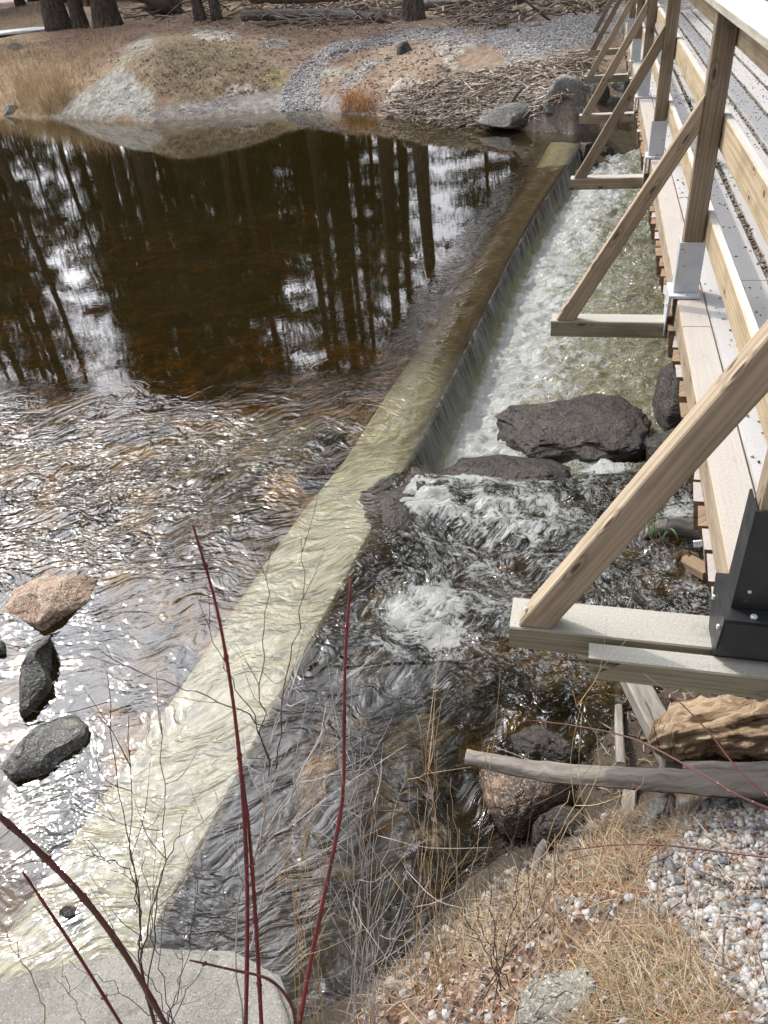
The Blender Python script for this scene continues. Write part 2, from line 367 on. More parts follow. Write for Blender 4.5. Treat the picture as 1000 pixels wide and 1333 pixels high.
c = t.ramp(t.math('ADD', t.math('MULTIPLY', g1, .65), t.math('MULTIPLY', g2, .35)), [(.38, (.035, .022, .014)), (.44, (.26, .17, .10)), (.55, (.44, .33, .22)), (.7, (.58, .48, .36))])
t.pbr(c, .9, t.bump(t.math('ADD', g1, t.math('MULTIPLY', g2, .5)), 1., .03), .2); M['rotten'] = t.m
def log_mat(name, c1, c2, c3):
    t = NT(name); uv = t.n('UVMap').outputs[0]; g1 = t.noise(t.mapv(uv, (2.5, 30, 1)), 1., 6, .65, .6); g2 = t.noise(t.mapv(uv, (10, 25, 1)), 2., 5, .7)
    c = t.ramp(g1, [(.3, c1), (.5, c2), (.7, c3)]); c = t.mix(t.rng(g2, .35, .65, 0, .5), c, c2); ck = t.noise(t.mapv(uv, (1.2, 34, 1), loc=(2, 5, 0)), 1., 3, .5, .5); c = t.mix(t.rng(ck, .36, .31, 0, .85), c, (.03, .025, .02))
    t.pbr(c, .85, t.bump(t.math('ADD', g1, g2), .8, .006), .25); return t.m
M['log'] = log_mat('bare_grey_log', (.07, .06, .05), (.195, .172, .148), (.31, .285, .255))
M['logdark'] = log_mat('dark_fallen_log', (.04, .035, .03), (.13, .115, .10), (.28, .26, .24))
#@@PART2
# ------------------------------------------------------------------ sky and light
SUN = Vector((-.50, .62, .86)).normalized()
sel = math.asin(SUN.z); srot = math.atan2(SUN.x, SUN.y)
w = bpy.data.worlds.new('World'); scene.world = w; w.use_nodes = True; nt = w.node_tree; nt.nodes.clear()
wo = nt.nodes.new('ShaderNodeOutputWorld'); bg = nt.nodes.new('ShaderNodeBackground'); nt.links.new(bg.outputs[0], wo.inputs[0])
sky = nt.nodes.new('ShaderNodeTexSky'); sky.sky_type = 'NISHITA'; sky.sun_disc = False; sky.sun_elevation = sel; sky.sun_rotation = srot; sky.air_density = 1.2; sky.dust_density = 2.5
tc = nt.nodes.new('ShaderNodeTexCoord')
def wn(ty, **kw):
    nd = nt.nodes.new('ShaderNode'+ty)
    for k, v in kw.items(): setattr(nd, k, v)
    return nd
nz = wn('TexNoise'); nz.inputs['Scale'].default_value = 2.6; nz.inputs['Detail'].default_value = 7; nz.inputs['Distortion'].default_value = .4
mp = wn('Mapping'); mp.inputs['Scale'].default_value = (1, 1, 2.2); nt.links.new(tc.outputs['Generated'], mp.inputs[0]); nt.links.new(mp.outputs[0], nz.inputs['Vector'])
mr = wn('MapRange'); mr.interpolation_type = 'SMOOTHSTEP'; nt.links.new(nz.outputs['Fac'], mr.inputs[0])
for i, v in enumerate((.36, .56, .45, 1.)): mr.inputs[1+i].default_value = v
mx = wn('Mix', data_type='RGBA'); nt.links.new(mr.outputs[0], mx.inputs[0]); nt.links.new(sky.outputs[0], mx.inputs[6])
CLOUD = 9.; mx.inputs[7].default_value = (CLOUD*.93, CLOUD*.95, CLOUD*1.04, 1)
# thin cloud glows round the sun
dt = wn('VectorMath', operation='DOT_PRODUCT'); nrm = wn('VectorMath', operation='NORMALIZE'); nt.links.new(tc.outputs['Generated'], nrm.inputs[0])
nt.links.new(nrm.outputs[0], dt.inputs[0]); dt.inputs[1].default_value = SUN[:]
ac = wn('Math', operation='ARCCOSINE'); nt.links.new(dt.outputs['Value'], ac.inputs[0])
GLOW = [(22, 170.), (55, 5.)]
dt2 = wn('VectorMath', operation='DOT_PRODUCT'); nt.links.new(nrm.outputs[0], dt2.inputs[0]); dt2.inputs[1].default_value = Vector((-.22, .90, .36)).normalized()[:]  # separate glow lobe away from the sun, added to whiten the pool reflections
ac2 = wn('Math', operation='ARCCOSINE'); nt.links.new(dt2.outputs['Value'], ac2.inputs[0])
tot = None
for sg, amp, src_ in [(a, b, ac) for a, b in GLOW]+[(21, 60., ac2)]:
    a = wn('Math', operation='DIVIDE'); nt.links.new(src_.outputs[0], a.inputs[0]); a.inputs[1].default_value = R(sg)
    b = wn('Math', operation='POWER'); nt.links.new(a.outputs[0], b.inputs[0]); b.inputs[1].default_value = 2
    c = wn('Math', operation='MULTIPLY'); nt.links.new(b.outputs[0], c.inputs[0]); c.inputs[1].default_value = -1
    e = wn('Math', operation='EXPONENT'); nt.links.new(c.outputs[0], e.inputs[0])
    f = wn('Math', operation='MULTIPLY'); nt.links.new(e.outputs[0], f.inputs[0]); f.inputs[1].default_value = amp
    if tot is None: tot = f
    else: s_ = wn('Math', operation='ADD'); nt.links.new(tot.outputs[0], s_.inputs[0]); nt.links.new(f.outputs[0], s_.inputs[1]); tot = s_
gm = wn('Math', operation='MULTIPLY'); nt.links.new(tot.outputs[0], gm.inputs[0]); nt.links.new(mr.outputs[0], gm.inputs[1])
cc = wn('CombineColor'); 
for i, k in enumerate((.97, .98, 1.04)):
    q = wn('Math', operation='MULTIPLY'); nt.links.new(gm.outputs[0], q.inputs[0]); q.inputs[1].default_value = k; nt.links.new(q.outputs[0], cc.inputs[i])
ad = wn('Mix', data_type='RGBA', blend_type='ADD'); ad.inputs[0].default_value = 1; nt.links.new(mx.outputs[2], ad.inputs[6]); nt.links.new(cc.outputs[0], ad.inputs[7])
nt.links.new(ad.outputs[2], bg.inputs[0]); bg.inputs[1].default_value = .1
sl = bpy.data.lights.new('sun', 'SUN'); sl.energy = 4.2; sl.angle = R(1.5); sl.color = (1, .93, .81)
so = bpy.data.objects.new('sun', sl); COL.objects.link(so); so.rotation_euler = SUN.to_track_quat('Z', 'Y').to_euler(); so.location = (-8, 8, 14)
scene.view_settings.view_transform = 'Standard'; scene.view_settings.look = 'None'; scene.view_settings.exposure = EXPO = -.40; scene.view_settings.gamma = 1
cy = scene.cycles; cy.use_denoising = True; cy.max_bounces = 10; cy.transparent_max_bounces = 12; cy.sample_clamp_indirect = 6; cy.caustics_reflective = False; cy.caustics_refractive = False
try: cy.denoiser = 'OPENIMAGEDENOISE'; cy.denoising_prefilter = 'ACCURATE'
except Exception: pass

# ------------------------------------------------------------------ shapes of the ground and the water
XRp = np.array([(0., -1.56), (.6, -1.33), (1.46, -.98), (2.87, -.41), (4.54, .24), (6.88, 1.12), (8.52, 1.72), (10.29, 2.44), (12.42, 3.36), (13.9, 3.95), (40, 15)])
WWp = np.array([(0, .61), (3, .575), (4.5, .53), (7, .48), (10, .49), (13.9, .57)])
def xR(y): return np.interp(y, XRp[:, 0], XRp[:, 1])
def xL(y): return xR(y)-np.interp(y, WWp[:, 0], WWp[:, 1])
SH = np.array([(-60, 60), (-30, 42), (-14, 27), (-8.9, 22.7), (-7.1, 21.5), (-5.6, 20.2), (-4.3, 19.4), (-2.3, 19.2), (-.8, 19.0), (.4, 17.6), (1.6, 16.1), (2.6, 15.2), (3.8, 14.0), (4.2, 14.5), (5, 15.2), (8, 15.6), (14, 15), (60, 12)])
def hfar(x, y):
    ys = np.interp(x, SH[:, 0], SH[:, 1])+.18*fbm(x, 0*x+3, .9, 3, 5)
    d = (y-ys)*.86
    L = np.interp(x, [-14, -8.5, -7, -4, -1, 1, 4, 6], [3.2, 3., 1.7, 1.5, 2.4, 2.0, 1.4, 1.2])
    P = np.interp(x, [-14, -8, -5, 0, 4], [1.0, 1.0, 1.25, 1.25, 1.1])
    dp = np.maximum(d, 0)
    h = P*(1-np.exp(-dp/L)) + .012*np.maximum(dp-6, 0)
    h = h + .32*np.exp(-(((x+3.9)/2.1)**2+((y-22.)/1.6)**2))
    h = h + .30*np.exp(-(((x-3.7)/.5)**2+((y-14.5)/.45)**2))*(d > 0)
    h = h + (.10*fbm(x, y, .8, 5, 2)+.035*fbm(x, y, 4., 4, 9))*sstep(0, .8, d)
    # terraced ledges low on the rock
    led = sstep(-7.6, -6.6, x)*sstep(.4, -.6, x)*sstep(1.8, .2, d)
    h = h + led*.05*np.abs(fbm(x, y*2, 1.3, 4, 33))
    return np.where(d > 0, h, -1.5*(1-np.exp(d/3.2))-.01)
# near bank: thin plate spline through surveyed points
NB = [(1000, 1045, .50), (900, 1060, .42), (830, 1080, .34), (760, 1100, .10), (720, 1110, -.02), (660, 1130, -.06), (640, 1180, .04), (600, 1200, -.02), (560, 1250, .03), (520, 1262, -.02), (470, 1300, -.01), (440, 1333, .05),
      (850, 1200, .52), (1000, 1200, .66), (1000, 1333, .80), (850, 1333, .68), (700, 1333, .52), (600, 1333, .30), (700, 1220, .30), (780, 1130, .34), (560, 1180, -.14), (620, 1120, -.16), (500, 1230, -.2), (700, 1050, -.2), (600, 1060, -.3), (780, 1010, -.1),
      (820, 960, -.05), (900, 975, .16), (1000, 985, .30), (860, 900, -.15), (940, 880, .0), (1000, 880, .12), (900, 780, -.35), (800, 860, -.4), (700, 940, -.4), (500, 1120, -.35), (400, 1250, -.25)]
NP = [tuple(onz(a, b, c)) for a, b, c in NB] + [(-2.5, -.5, .75), (-1.5, -.3, .75), (-.4, .3, .55), (0, 0, .85), (0, -1, 1.05), (1.2, 0, 1.02), (1.6, .8, 1.08), (2.5, .9, 1.08), (3.8, .8, 1.05), (2.2, 1.6, .75), (3.4, 1.8, .6), (2.0, 2.6, -.1), (3.2, 2.9, -.2), (5, 3.4, -.4), (-2.4, .9, -.1), (-2.2, 1.4, -.5), (-1, 1.3, -.5), (4, 0, 1.1), (4, -2, 1.1), (-3, -2, 1.05), (1.2, 2.6, -.5), (2, 3.6, -.7), (-4, 0, .1), (-4, 1.5, -.6), (0.2, 2.4, -.55)]
NP = np.array(NP)
def tps_fit(Q, lam=.002):
    n = len(Q); d = np.linalg.norm(Q[:, None, :2]-Q[None, :, :2], axis=2); K = d*d*np.log(d+1e-9); K[np.diag_indices(n)] = lam
    Pm = np.c_[np.ones(n), Q[:, :2]]; A = np.zeros((n+3, n+3)); A[:n, :n] = K; A[:n, n:] = Pm; A[n:, :n] = Pm.T
    return np.linalg.solve(A, np.r_[Q[:, 2], 0, 0, 0])
TW = tps_fit(NP)
def hnear(x, y):
    x = np.asarray(x, float); y = np.asarray(y, float); sh = np.shape(x); x = x.ravel(); y = y.ravel(); out = TW[-3]+TW[-2]*x+TW[-1]*y
    for i, q in enumerate(NP):
        d = np.hypot(x-q[0], y-q[1])+1e-9; out = out+TW[i]*d*d*np.log(d)
    out = np.clip(out, -1.1, 1.12)
    out = out + .035*fbm(x, y, 3., 5, 21)*sstep(-.15, .1, out)+.012*fbm(x, y, 18., 3, 22)
    return out.reshape(sh)
def hbed(x, y):
    s = x-xR(y); up = -.30-.75*sstep(4.6, 8., y+.15*x)+.10*fbm(x, y, .9, 4, 41)+.05*fbm(x, y, 3.5, 3, 42)
    up = up + .22*np.exp(-(((x+1.4)/1.6)**2+((y-4.9)/.7)**2))
    dn = -.42-.38*sstep(3.6, 5., y)+.08*fbm(x, y, 1.4, 4, 43)
    return np.where(s < -.3, up, dn)
def FF(y): return sstep(4.0, 4.75, y)*(1-sstep(17, 18, y))
BLOBS = [(610, 640, .35, .8), (560, 740, .22, .6), (590, 770, .25, .5), (610, 720, .3, .6), (560, 820, .28, .8), (500, 870, .18, .6), (640, 590, .3, .7), (560, 640, .25, .8), (585, 560, .4, 1.), (600, 600, .35, .7), (555, 690, .28, .95), (590, 700, .35, .7), (640, 690, .3, .45), (545, 665, .2, .8), (540, 840, .25, .85), (570, 860, .3, .75), (520, 870, .2, .6), (620, 830, .3, .5), (650, 740, .3, .45),
         (495, 640, .2, .75), (475, 660, .15, .7), (470, 690, .13, .5), (790, 605, .3, .95), (840, 660, .25, .7), (880, 690, .25, .7), (760, 640, .3, .6), (720, 605, .15, .5), (860, 570, .2, .75), (700, 690, .25, .35), (480, 910, .2, .35), (560, 920, .25, .35), (640, 880, .3, .35), (680, 800, .25, .5), (900, 780, .3, .3), (760, 760, .2, .25), (810, 200, .6, .5)]
def water(x, y):
    s = x-xR(y); F = FF(y)
    zl = -.40*F + (1-F)*(-.14)
    near = 1-F
    gf = np.interp(s, [-.40, -.2, -.1, -.03, .0, .03, .06, .09, .13], [1, .975, .93, .86, .78, .58, .3, .09, 0.])
    gn = np.interp(s, [-.05, .15, .45, .8, 1.2], [1, .9, .55, .15, 0.])
    gn = np.where(y < 2.6, np.interp(s, [0, .6, 1.2, 1.6], [1, .85, .3, 0]), gn)
    g = F*gf+(1-F)*gn
    z = zl*(1-g)
    foam = np.zeros_like(z); dn = sstep(.0, .08, s)
    foam += F*dn*(.46+.95*np.exp(-np.maximum(s-.08, 0)/.75))
    foam = np.maximum(foam, (.66+.42*fbm(x, y, 1.3, 3, 91))*sstep(.25, .6, s)*sstep(2.2, 2.9, y)*sstep(5.4, 4.6, y)*(1-F*.5))
    foam *= 1-.35*F*sstep(1., 1.8, s)*(y < 8)
    P = np.stack([x, y, z], -1)
    for px_, py_, r_, a_ in BLOBS:
        q = onz(px_, py_, -.28); d2 = ((x-q[0])**2+(y-q[1])**2)/(r_*r_)
        foam = np.maximum(foam, 1.35*a_*np.exp(-d2)*sstep(.02, .1, s))
    ripn = 1-sstep(4.3, 6.0, y+.12*(x+1)+.35*fbm(x, y, .8, 3, 3))
    rip = np.where(s < 0, .0022+.60*ripn*(.13+.72*sstep(2.7, 4.6, y+.2*(x+1))), 1.)
    ch = sstep(-.80, -.50, s)*sstep(.03, -.1, s)*F*.13          # drawn down water before the crest
    rip = np.maximum(rip, ch)
    calm = sstep(1.6, .7, s)*sstep(3.3, 2.6, y)*(s > -.1)
    rip = np.where(s >= 0, 1-.84*calm, rip)
    kk = sstep(-1.0, -.6, s)*sstep(.05, -.05, s)*sstep(4.9, 4.3, y); rip = rip*(1-kk)+.12*kk
    turb = dn*F*1. + (1-F)*sstep(.3, 1.2, s)*.6
    z = z + turb*(.06*fbm(x, y, 3.2, 4, 51)+.042*fbm(x, y, 9., 4, 52)) + foam*.06*np.abs(fbm(x, y, 11., 4, 53))*(s > .1)
    z = z + (s < 0)*ripn*.005*fbm(x*.6, y*1.6, 5, 3, 54) + ch*.008*fbm(x*.5+y*.8, y*.5-x*.8, 5., 3, 55)
    aer = dn*F*(.30+.55*np.exp(-np.maximum(s-.1, 0)/1.6))
    return z, foam, rip, aer, s
# stream surface grid
sy = np.r_[np.arange(-.6, 13.7, .03), np.arange(13.7, 60, .4)]
ss = np.r_[np.arange(-40, -6, 1.), np.arange(-6, -1., .12), np.arange(-1., -.12, .03), np.arange(-.12, .16, .012), np.arange(.16, 4.2, .03), np.arange(4.2, 12, .3)]
S_, Y_ = np.meshgrid(ss, sy); X_ = S_+xR(Y_)
Z_, foam, rip, aer, _s = water(X_, Y_)
bedz = np.maximum(hbed(X_, Y_), hfar(X_, Y_)*1.)
inn = (Y_ < 4.2) & (X_ > -5) & (X_ < 6)
hn = np.full(X_.shape, -9.); hn[inn] = hnear(X_[inn], Y_[inn]); bedz = np.maximum(bedz, hn)
onw = (X_ > xL(Y_)) & (X_ < xR(Y_)+.02) & (Y_ > .9) & (Y_ < 13.9); bedz = np.where(onw, np.maximum(bedz, -.07-.05*FF(Y_)), bedz)
depth = np.clip(Z_-bedz, 0, 3)
ny, nx = X_.shape; idx = np.arange(ny*nx).reshape(ny, nx)
F4 = np.stack([idx[:-1, :-1].ravel(), idx[:-1, 1:].ravel(), idx[1:, 1:].ravel(), idx[1:, :-1].ravel()], 1)
arc = np.cumsum(np.hypot(np.diff(S_, axis=1, prepend=S_[:, :1]), np.diff(Z_, axis=1, prepend=Z_[:, :1])), axis=1)
fall = sstep(4.35, 4.9, Y_)*FF(Y_)*sstep(-.02, .03, S_)*sstep(.18, .10, S_)
# material
t = NT('stream_water'); p = t.pos(); dep = t.attr('depth'); fo = t.attr('foam'); ri = t.attr('rip'); ae = t.attr('aer'); fa = t.attr('fall')
uvn = t.n('UVMap').outputs[0]
wa = t.noise(p, 1.6, 2, .5)
pv = t.n('VectorMath', operation='ADD'); t.set(pv.inputs[0], p); cxx = t.n('CombineXYZ'); t.set(cxx.inputs[0], t.math('MULTIPLY', wa, .5)); t.set(cxx.inputs[1], t.math('MULTIPLY', wa, .7)); t.set(pv.inputs[1], cxx.outputs[0])
r1 = t.noise(t.mapv(pv.outputs[0], (1., 2.3, 1), (0, 0, .35)), 7., 1.6, .5, .9)
r2 = t.noise(t.mapv(pv.outputs[0], (1., 1.9, 1), (0, 0, -.25)), 24., 1.2, .5, .8)
r3 = t.noise(t.mapv(p, (.5, 1.2, 1), (0, 0, .1)), 2.2, 3, .5, .3)
h = t.math('ADD', t.math('MULTIPLY', r1, .75), t.math('ADD', t.math('MULTIPLY', r2, .17), t.math('MULTIPLY', r3, .7)))
h = t.math('MULTIPLY', t.math('SUBTRACT', h, .81), ri)
st = t.math('ADD', t.math('MULTIPLY', t.noise(t.mapv(uvn, (30, 1.6, 1)), 1., 5, .7, .5), .6), t.math('MULTIPLY', t.noise(t.mapv(uvn, (5.5, 1.2, 1)), 1., 3, .6, .6), .42))
h = t.math('ADD', h, t.math('MULTIPLY', t.math('MULTIPLY', st, fa), .5))
# foam mask
f1 = t.noise(t.mapv(pv.outputs[0], (1, 1, 1)), 4.6, 9, .74, 1.6); f2 = t.noise(pv.outputs[0], 30, 7, .78, 1.)
lr = t.noise(pv.outputs[0], 7., 6, .62, 2.4); lace = t.math('SUBTRACT', 1., t.math('MULTIPLY', t.math('ABSOLUTE', t.math('SUBTRACT', lr, .5)), 2.))
lr2 = t.noise(pv.outputs[0], 22., 4, .6, 2.); lace2 = t.math('SUBTRACT', 1., t.math('MULTIPLY', t.math('ABSOLUTE', t.math('SUBTRACT', lr2, .5)), 2.))
fn = t.math('ADD', t.math('MULTIPLY', f1, .55), t.math('MULTIPLY', f2, .45))
thr = t.math('SUBTRACT', .70, t.math('MULTIPLY', t.math('MINIMUM', fo, 1.3), .285))
fm = t.rng(t.math('SUBTRACT', fn, thr), -.02, .065)
fm = t.math('MULTIPLY', fm, t.rng(fo, .02, .2))
lm = t.math('MULTIPLY', t.rng(t.math('ADD', lace, t.math('MULTIPLY', fo, .16)), .92, 1.05), t.rng(f2, .40, .60)); lm = t.math('MULTIPLY', t.math('MULTIPLY', lm, t.rng(f1, .40, .55)), t.rng(fo, .12, .4, 0, .9)); fm = t.math('MAXIMUM', fm, lm)
fs = t.math('MULTIPLY', t.rng(st, .43, .58), t.math('MULTIPLY', fa, .85))
fm = t.math('MAXIMUM', t.math('MULTIPLY', fm, t.math('SUBTRACT', 1., fa)), fs)
nb = t.bump(h, 1., .11)
nb2 = t.bump(t.math('ADD', h, t.math('MULTIPLY', t.math('ADD', f2, f1), t.math('MULTIPLY', fm, 1.1))), 1., .09)
fr = t.n('Fresnel'); fr.inputs['IOR'].default_value = 1.42; t.set(fr.inputs['Normal'], nb)
gl = t.n('BsdfGlossy'); t.set(gl.inputs['Color'], (1, 1, 1)); t.set(gl.inputs['Roughness'], t.rng(ri, .02, .3, .02, .085)); t.set(gl.inputs['Normal'], nb)
def expc(k): return t.math('EXPONENT', t.math('MULTIPLY', dep, -k))
tcx = t.n('CombineColor'); t.set(tcx.inputs[0], expc(.95)); t.set(tcx.inputs[1], expc(1.3)); t.set(tcx.inputs[2], expc(2.8))
tr = t.n('BsdfTransparent'); t.set(tr.inputs[0], tcx.outputs[0])
mk = t.n('BsdfDiffuse'); t.set(mk.inputs[0], t.mix(ae, (.020, .017, .006), (.43, .42, .235)))
mf = t.math('MAXIMUM', t.math('MULTIPLY', ae, .80), t.math('MULTIPLY', t.math('SUBTRACT', 1., t.math('EXPONENT', t.math('MULTIPLY', dep, -.9))), .6))
b1 = t.n('MixShader'); t.set(b1.inputs[0], mf); t.set(b1.inputs[1], tr); t.set(b1.inputs[2], mk)
b2 = t.n('MixShader'); t.set(b2.inputs[0], fr.outputs[0]); t.set(b2.inputs[1], b1); t.set(b2.inputs[2], gl)
fd = t.n('BsdfDiffuse'); t.set(fd.inputs[0], t.mix(fa, (.86, .88, .86), (.62, .64, .62))); t.set(fd.inputs['Normal'], nb2)
b3 = t.n('MixShader'); t.set(b3.inputs[0], t.math('MULTIPLY', fm, .93)); t.set(b3.inputs[1], b2); t.set(b3.inputs[2], fd)
M['water'] = t.done(b3.outputs[0])
V = np.stack([X_, Y_, Z_], -1).reshape(-1, 3)
wob = mkobj('stream_water', V, F4, M['water'], origin=(0, 0, 0), uv=np.stack([Y_*1.08, arc], -1).reshape(-1, 2), attrs=dict(depth=depth, foam=foam, rip=rip, aer=aer, fall=fall))
tag(wob, kind='structure')

def gridmesh(name, xs, ys, hf, mat, **kw):
    X, Y = np.meshgrid(xs, ys); Z = hf(X, Y); n, m_ = X.shape; ix = np.arange(n*m_).reshape(n, m_)
    F = np.stack([ix[:-1, :-1].ravel(), ix[:-1, 1:].ravel(), ix[1:, 1:].ravel(), ix[1:, :-1].ravel()], 1)
    V = np.stack([X, Y, Z], -1).reshape(-1, 3)
    c = kw.pop('cf', None); colors = gr = None
    if c: colors, gr = c(V)
    o = mkobj(name, V, F, mat, origin=(0, 0, 0), colors=colors, attrs=dict(grav=gr) if gr is not None else None)
    return tag(o, kind='structure')
gridmesh('stream_bed', np.r_[np.arange(-40, -8, 1.), np.arange(-8, 8, .1), np.arange(8, 16, .5)], np.r_[np.arange(-1, 22, .1), np.arange(22, 60, 1.)], lambda x, y: np.where(y > 15.5, np.minimum(hbed(x, y), -1.05), hbed(x, y)), M['bed'])
# colours of the far bank, patches mapped where they lie
def paint(V, base, patches, jit=8., soft=None):
    px_, py_ = pix(V); n = fbm(V[:, 0], V[:, 1], 2., 6, 61)+.35*rng.normal(size=len(V)); n2 = fbm(V[:, 0], V[:, 1], 2., 6, 62)+.35*rng.normal(size=len(V)); px_ = px_+jit*n*1.6; py_ = py_+jit*n2*.7
    col = np.tile(np.array(base, float), (len(V), 1)); g = np.zeros(len(V))
    for poly, c, gr in patches:
        k = inpoly(px_, py_, poly)
        if c is not None: col[k] = c
        g[k] = gr
    uw = sstep(.0, -.12, V[:, 2])[:, None]; col = col*(1-uw)+np.array([.085, .07, .04])*uw; g = g*(1-sstep(-.02, -.15, V[:, 2]))
    return col, g
ROCKC = (.40, .39, .35)
FARP = [([(-400, 30), (70, 25), (130, 60), (125, 100), (75, 150), (-400, 170)], (.33, .24, .15), 0),
        ([(60, 10), (120, 40), (350, 10), (520, 5), (520, 60), (380, 62), (330, 45), (240, 40), (190, 60), (150, 100), (110, 100), (60, 60)], (.25, .17, .12), 0),
        ([(185, 45), (255, 40), (320, 52), (362, 80), (372, 112), (330, 128), (250, 136), (195, 122), (165, 95)], (.25, .195, .125), 0),
        ([(200, 60), (290, 60), (330, 80), (320, 95), (240, 90), (200, 85)], (.20, .165, .10), 0),
        ([(70, 153), (128, 106), (168, 68), (200, 38), (192, 60), (165, 85), (166, 98), (190, 112), (204, 128), (188, 152)], ROCKC, -1),
        ([(125, 104), (170, 70), (165, 84), (140, 100)], (.28, .27, .15), 0),
        ([(186, 154), (205, 138), (262, 132), (330, 120), (372, 118), (440, 122), (470, 150), (200, 156)], (.33, .30, .28), -1),
        ([(198, 128), (235, 126), (215, 138), (195, 142)], (.30, .21, .145), 0),
        ([(248, 36), (300, 38), (308, 50), (275, 52), (252, 46)], (.50, .45, .39), -1), ([(290, 118), (322, 112), (328, 118), (300, 126)], (.5, .45, .4), 0),
        ([(342, 96), (364, 94), (364, 108), (346, 108)], (.30, .28, .12), 0),
        ([(362, 146), (366, 112), (396, 80), (430, 58), (520, 40), (590, 32), (606, 42), (520, 56), (448, 66), (424, 84), (414, 108), (420, 132), (412, 150)], None, 1),
        ([(428, 146), (440, 104), (478, 76), (504, 68), (502, 80), (472, 100), (454, 124), (440, 146)], None, 1),
        ([(335, 50), (375, 50), (374, 62), (345, 63)], None, 1),
        ([(600, 48), (640, 38), (700, 26), (800, 8), (1000, -40), (1000, 20), (800, 46), (770, 58), (720, 68), (690, 80), (655, 84), (668, 62)], None, 1),
        ([(415, 88), (450, 88), (450, 97), (420, 99)], (.38, .37, .31), 0),
        ([(487, 66), (560, 48), (585, 80), (545, 98), (510, 116), (492, 100)], (.33, .255, .19), 0),
        ([(565, 44), (615, 47), (620, 60), (594, 76), (598, 92), (574, 88)], (.50, .455, .40), -1), ([(500, 132), (506, 112), (520, 102), (556, 104), (546, 116), (520, 120), (512, 134)], (.50, .45, .39), -1),
        ([(500, 160), (522, 118), (600, 92), (655, 84), (700, 76), (775, 60), (780, 120), (720, 148), (640, 170), (560, 168)], (.30, .245, .20), 0),
        ([(545, 164), (640, 158), (780, 150), (780, 200), (540, 200)], (.27, .235, .21), 0)]
gridmesh('far_bank_ground', np.r_[np.arange(-70, -16, 1.), np.arange(-16, 9, .06), np.arange(9, 60, 1.)], np.r_[np.arange(10.5, 36, .08), np.arange(36, 170, 3.)], hfar, M['ground'], cf=lambda V: paint(V, (.28, .205, .15), FARP))
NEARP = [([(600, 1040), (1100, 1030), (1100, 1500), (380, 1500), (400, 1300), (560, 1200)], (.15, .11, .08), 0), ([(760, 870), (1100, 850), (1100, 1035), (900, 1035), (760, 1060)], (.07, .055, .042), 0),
         ([(700, 1333), (720, 1270), (880, 1180), (905, 1240), (960, 1500), (700, 1500)], (.20, .19, .08), 0),
         ([(560, 1500), (520, 1320), (620, 1230), (720, 1200), (700, 1333)], (.22, .15, .11), 0),
         ([(890, 1050), (960, 1040), (1400, 1030), (1400, 1600), (960, 1600), (905, 1240), (832, 1195), (860, 1110)], (.28, .27, .27), .0)]
def nearc(V):
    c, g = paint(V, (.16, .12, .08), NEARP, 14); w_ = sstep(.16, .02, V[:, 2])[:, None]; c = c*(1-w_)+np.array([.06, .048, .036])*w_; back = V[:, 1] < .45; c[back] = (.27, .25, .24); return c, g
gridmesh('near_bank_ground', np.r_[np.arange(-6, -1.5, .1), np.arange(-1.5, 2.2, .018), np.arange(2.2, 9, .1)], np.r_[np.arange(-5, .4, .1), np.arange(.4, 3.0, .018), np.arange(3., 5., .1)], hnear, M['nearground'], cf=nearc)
xs = np.array([-400, 400.]); gridmesh('ground', xs, xs, lambda x, y: np.full(x.shape, -2.5), M['ground'], cf=lambda V: (np.tile((.2, .15, .1), (len(V), 1)), np.zeros(len(V))))

# ------------------------------------------------------------------ weir wall
ys = np.r_[np.arange(.9, 13.9, .12), 13.95]; V = []; UV = []
for y in ys:
    a, b = float(xL(y)), float(xR(y)); zt = -.055-.055*float(FF(y)); j = .006*math.sin(y*3.1)
    for q in [(a, -1.4), (a+j, zt-.02), (a+.02+j, zt), ((a+b)/2, zt+.003), (b-.02-j, zt), (b-j, zt-.02), (b, -1.4)]: V.append((q[0], y, q[1]))
k = 7; F = []
for i in range(len(ys)-1):
    for q in range(k-1): A = i*k+q; F.append((A, A+k, A+k+1, A+1))
F.append(tuple(range(k))[::-1]); F.append(tuple((len(ys)-1)*k+q for q in range(k)))
tag(mkobj('weir_wall', V, F, M['weir'], smooth=False), 'long straight concrete weir wall just under the water, pale yellow near, brown algae far', 'weir')
# concrete block at the near end of the weir
bx = [(-2.4, 1.18), (-1.34, 1.15), (-1.12, 1.18), (-.88, 1.20), (-.62, 1.17), (-.46, 1.08), (-.40, .95), (-.38, .7), (-.34, .3), (-.5, .1), (-2.4, .1)]
rr = []; N_ = 16
bm = bmesh.new(); top = [bm.verts.new((x, y, .30)) for x, y in bx]; f = bm.faces.new(top[::-1]); bm.normal_update()
if f.normal.z < 0: f.normal_flip()
r_ = bmesh.ops.extrude_face_region(bm, geom=[f]); vs = [e for e in r_['geom'] if isinstance(e, bmesh.types.BMVert)]
for v in vs: v.co.z -= .9; v.co.y += .02
bmesh.ops.recalc_face_normals(bm, faces=bm.faces[:])
bmesh.ops.bevel(bm, geom=[e for e in bm.edges if abs(e.verts[0].co.z-.3) < .01 and abs(e.verts[1].co.z-.3) < .01], offset=.02, segments=3, affect='EDGES')
bmesh.ops.triangulate(bm, faces=bm.faces[:]); bmesh.ops.subdivide_edges(bm, edges=[e for e in bm.edges if e.calc_length() > .12], cuts=5, use_grid_fill=True)
V = np.array([v.co[:] for v in bm.verts]); V[:, 2] += .012*fbm(V[:, 0], V[:, 1], 6, 4, 71)*(V[:, 2] > 0); V[:, 1] += .015*fbm(V[:, 0], V[:, 2], 8, 3, 72)
F = [[v.index for v in f.verts] for f in bm.faces]; bm.free()
tag(mkobj('concrete_block', V, F, M['block'], smooth=True), 'worn grey concrete block with rounded corner in the near left corner', 'concrete block')
